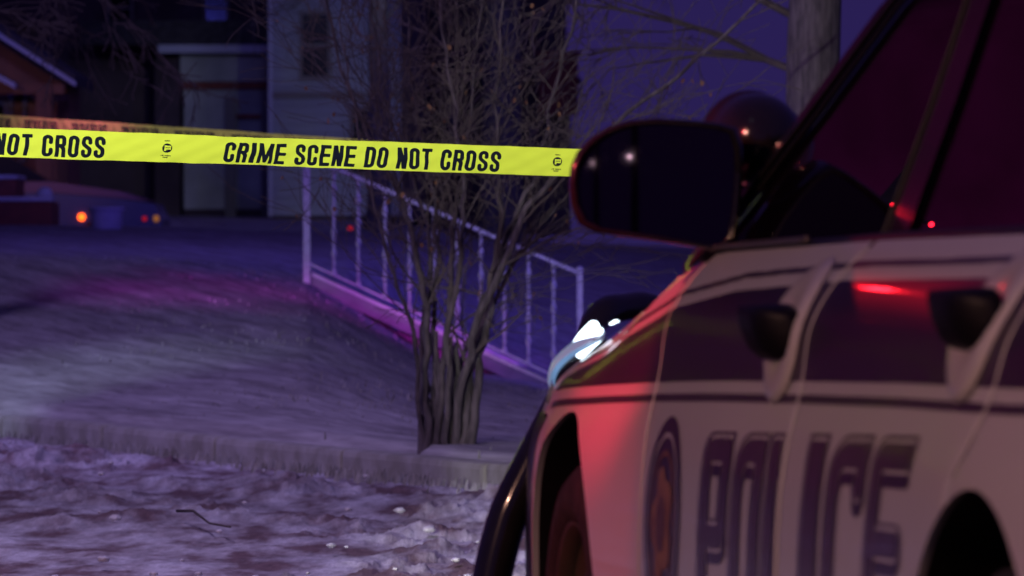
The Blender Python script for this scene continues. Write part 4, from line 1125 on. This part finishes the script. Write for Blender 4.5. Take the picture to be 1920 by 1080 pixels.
# mirror
mo_ = [(1066,345),(1070,312),(1082,285),(1105,260),(1140,238),(1180,225),(1230,221),(1300,225),(1350,231),(1382,240),(1392,275),(1393,330),(1388,395),(1378,450),(1360,474),(1320,467),(1250,455),(1170,444),(1115,436),(1085,420),(1070,385)]
UM = -.80
cx, cy = 1235, 340
def ring(k, u, dx=0, dy=0): return [Vector(car_at(cx+(x-cx)*k+dx, cy+(y-cy)*k+dy, u)) for x, y in mo_]
rings = [ring(.90, UM+.06), ring(.90, UM+.004), ring(.955, UM-.006), ring(1.0, UM+.008), ring(1.0, UM+.04), ring(.95, UM+.075, 8), ring(.80, UM+.105, 25), ring(.45, UM+.125, 50)]
n = len(mo_)
vs = [p for r_ in rings for p in r_]; fs = [(i*n+j, i*n+(j+1) % n, i*n+n+(j+1) % n, i*n+n+j) for i in range(len(rings)-1) for j in range(n)]
fs.append(tuple(range((len(rings)-1)*n, len(rings)*n)))
mir = recalc(link('wing_mirror', vs, fs, M['blackgloss'], car, True))
g = ring(.905, UM+.006); ys_ = [q.y for q in g]; y0_ = min(ys_)
for q in g: q.x += (q.y-y0_)*.20
link('mirror_glass', g, [tuple(range(n))], M['mirror'], mir)
gm = g
# mirror foot / sail
a = Vector(car_at(1330, 455, UM+.06)); b = Vector(car_at(1420, 500, UM+.05)); 
MB().tube([a, a.lerp(b, .5)+Vector((0, 0, -.004)), b], [.03, .026, .03], 10).build('mirror_arm', M['black'], car, True)
# spare mirrored mirror on the far side
vs2 = [(v.x, -v.y, v.z) for v in vs]; recalc(link('wing_mirror', vs2, fs, M['blackgloss'], car, True))
# pillar spotlight
sp = Vector(car_at(1424, 262, -.62)); ax = Vector((1, .12, .02)).normalized()
spo = MB().lathe([(.001, -.062), (.022, -.059), (.045, -.046), (.062, -.022), (.069, .01), (.069, .045), (.073, .048), (.073, .060), (.066, .062)], sp, ax, 28).build('spotlight', M['blackgloss'], car, True)
MB().lathe([(.066, .061), (.001, .066)], sp, ax, 24).build('spotlight_lens', M['chrome'], spo, True)
e = Vector((-.62, HWID-.205, 1.07)); MB().tube([sp+Vector((0, -.0, -.06)), sp+Vector((-.01, -.02, -.10)), Vector(car_at(1470, 430, -.60))], [.018, .014, .016], 8).build('spotlight_arm', M['blackgloss'], spo, True)
# roof light bar
lb = MB().bevel_box((-2.15, -.56, 1.51), (-1.85, .56, 1.60), .03).build('light_bar', M['black'], car)
MB().bevel_box((-2.16, .12, 1.525), (-1.84, .565, 1.585), .02).build('light_lens', M['redlens'], lb)
MB().bevel_box((-2.16, -.565, 1.525), (-1.84, -.12, 1.585), .02).build('light_lens', M['bluelens'], lb)
# cabin interior floor so the windows are not see-through voids
MB().bevel_box((-1.75, .08, .55), (-1.25, .62, .98), .05).build('seat', M['black'], car)
MB().bevel_box((-1.82, .20, .98), (-1.70, .50, 1.22), .05).build('headrest', M['black'], car)

# unseen bulbs added behind the camera to put bright points in the wing mirror
def mirror_lamp(px, py, dist, r, name, label, m):
    mw = car.matrix_world if False else Matrix.Translation(car.location) @ Euler((0, 0, car.rotation_euler.z)).to_matrix().to_4x4()
    p = [mw @ q for q in gm]; nn = (p[5]-p[0]).cross(p[12]-p[0]).normalized()
    if nn.y > 0: nn = -nn
    hit = mw @ Vector(car_at(px, py, UM+.02)); d = (hit-Vector((0, 0, CAMZ))).normalized(); rdir = d-2*d.dot(nn)*nn
    c = hit+rdir*dist
    e = empty(name, (c.x, c.y, 0), label, 'street lamp')
    MB().tube([(0, -.35, 0), (0, -.35, c.z+.3), (0, 0, c.z+.2)], [.03, .02, .015], 8).build('pole', M['frame'], e, True)
    MB().lathe([(.001, -r), (r*.7, -r*.7), (r, 0), (r*.7, r*.7), (.001, r)], (0, 0, c.z), (0, 0, 1), 14).build('bulb', m, e, True)
mirror_lamp(1180, 294, 30, .011, 'mirror_glint_bulb', 'small white bulb added behind the camera for the bright point in the wing mirror', M['bulb'])
mirror_lamp(1110, 306, 45, .008, 'mirror_glint_bulb', 'farther small bulb added for the small point at the mirror edge', M['bulb'])

# red lamps added out of view on the left for glints in glass and stripe
def glint_target(px, py, u, fn):
    "reflect the camera ray at the car surface fn(u, w) -> local point; returns world hit and reflected direction"
    mw = Matrix.Translation(car.location) @ Euler((0, 0, car.rotation_euler.z)).to_matrix().to_4x4()
    w_ = 1.0
    for _ in range(60):                       # find (u, w) whose projection is the pixel
        best = None
        for du in (-.02, 0, .02):
            for dw in (-.004, 0, .004):
                q = mw @ Vector(fn(u+du, w_+dw)); ex = 960+F*q.x/q.y-px; ey = HZ-F*(q.z-CAMZ)/q.y-py
                e = ex*ex+ey*ey
                if best is None or e < best[0]: best = (e, u+du, w_+dw)
        u, w_ = best[1], best[2]
    e = .01; p = mw @ Vector(fn(u, w_)); a = mw @ Vector(fn(u+e, w_))-p; b = mw @ Vector(fn(u, w_+e))-p
    nn = a.cross(b).normalized(); d = (p-Vector((0, 0, CAMZ))).normalized()
    return p, d-2*d.dot(nn)*nn
p_, r_ = glint_target(1650, 548, -2.2, lambda u, w_: S(u, w_))
print('stripe glint', p_, r_)
spot('stripe_glint_spot', p_+r_*9, p_, 16, (1.0, .01, .02), 1.2, .8, .035)  # added lamp that puts the red glint on the stripe
bc = None
for (px, py, rr) in ((1670, 388, .016), (1688, 403, .009), (1740, 418, .012)):
    p_, r_ = glint_target(px, py, -2.2, lambda u, w_: G_(u, w_))
    c_ = p_+r_*16
    print('glass glint', c_)
    if bc is None:
        bc = empty('glint_mast', (c_.x, c_.y, 0), 'slim added mast left of the view whose red lamps make glints in the side window', 'glint_lamp')
        MB().tube([(0, .12, 0), (0, .12, c_.z+.3)], .03, 8).build('mast', M['black'], bc, True)
    q = c_-bc.location
    MB().lathe([(.001, -rr), (rr*.7, -rr*.7), (rr, 0), (rr*.7, rr*.7), (.001, rr)], q, (0, 0, 1), 12).build('lamp', M['glint_lamp'], bc, True)
    MB().tube([q, Vector((0, .12, q.z))], .008, 6).build('arm', M['black'], bc, True)
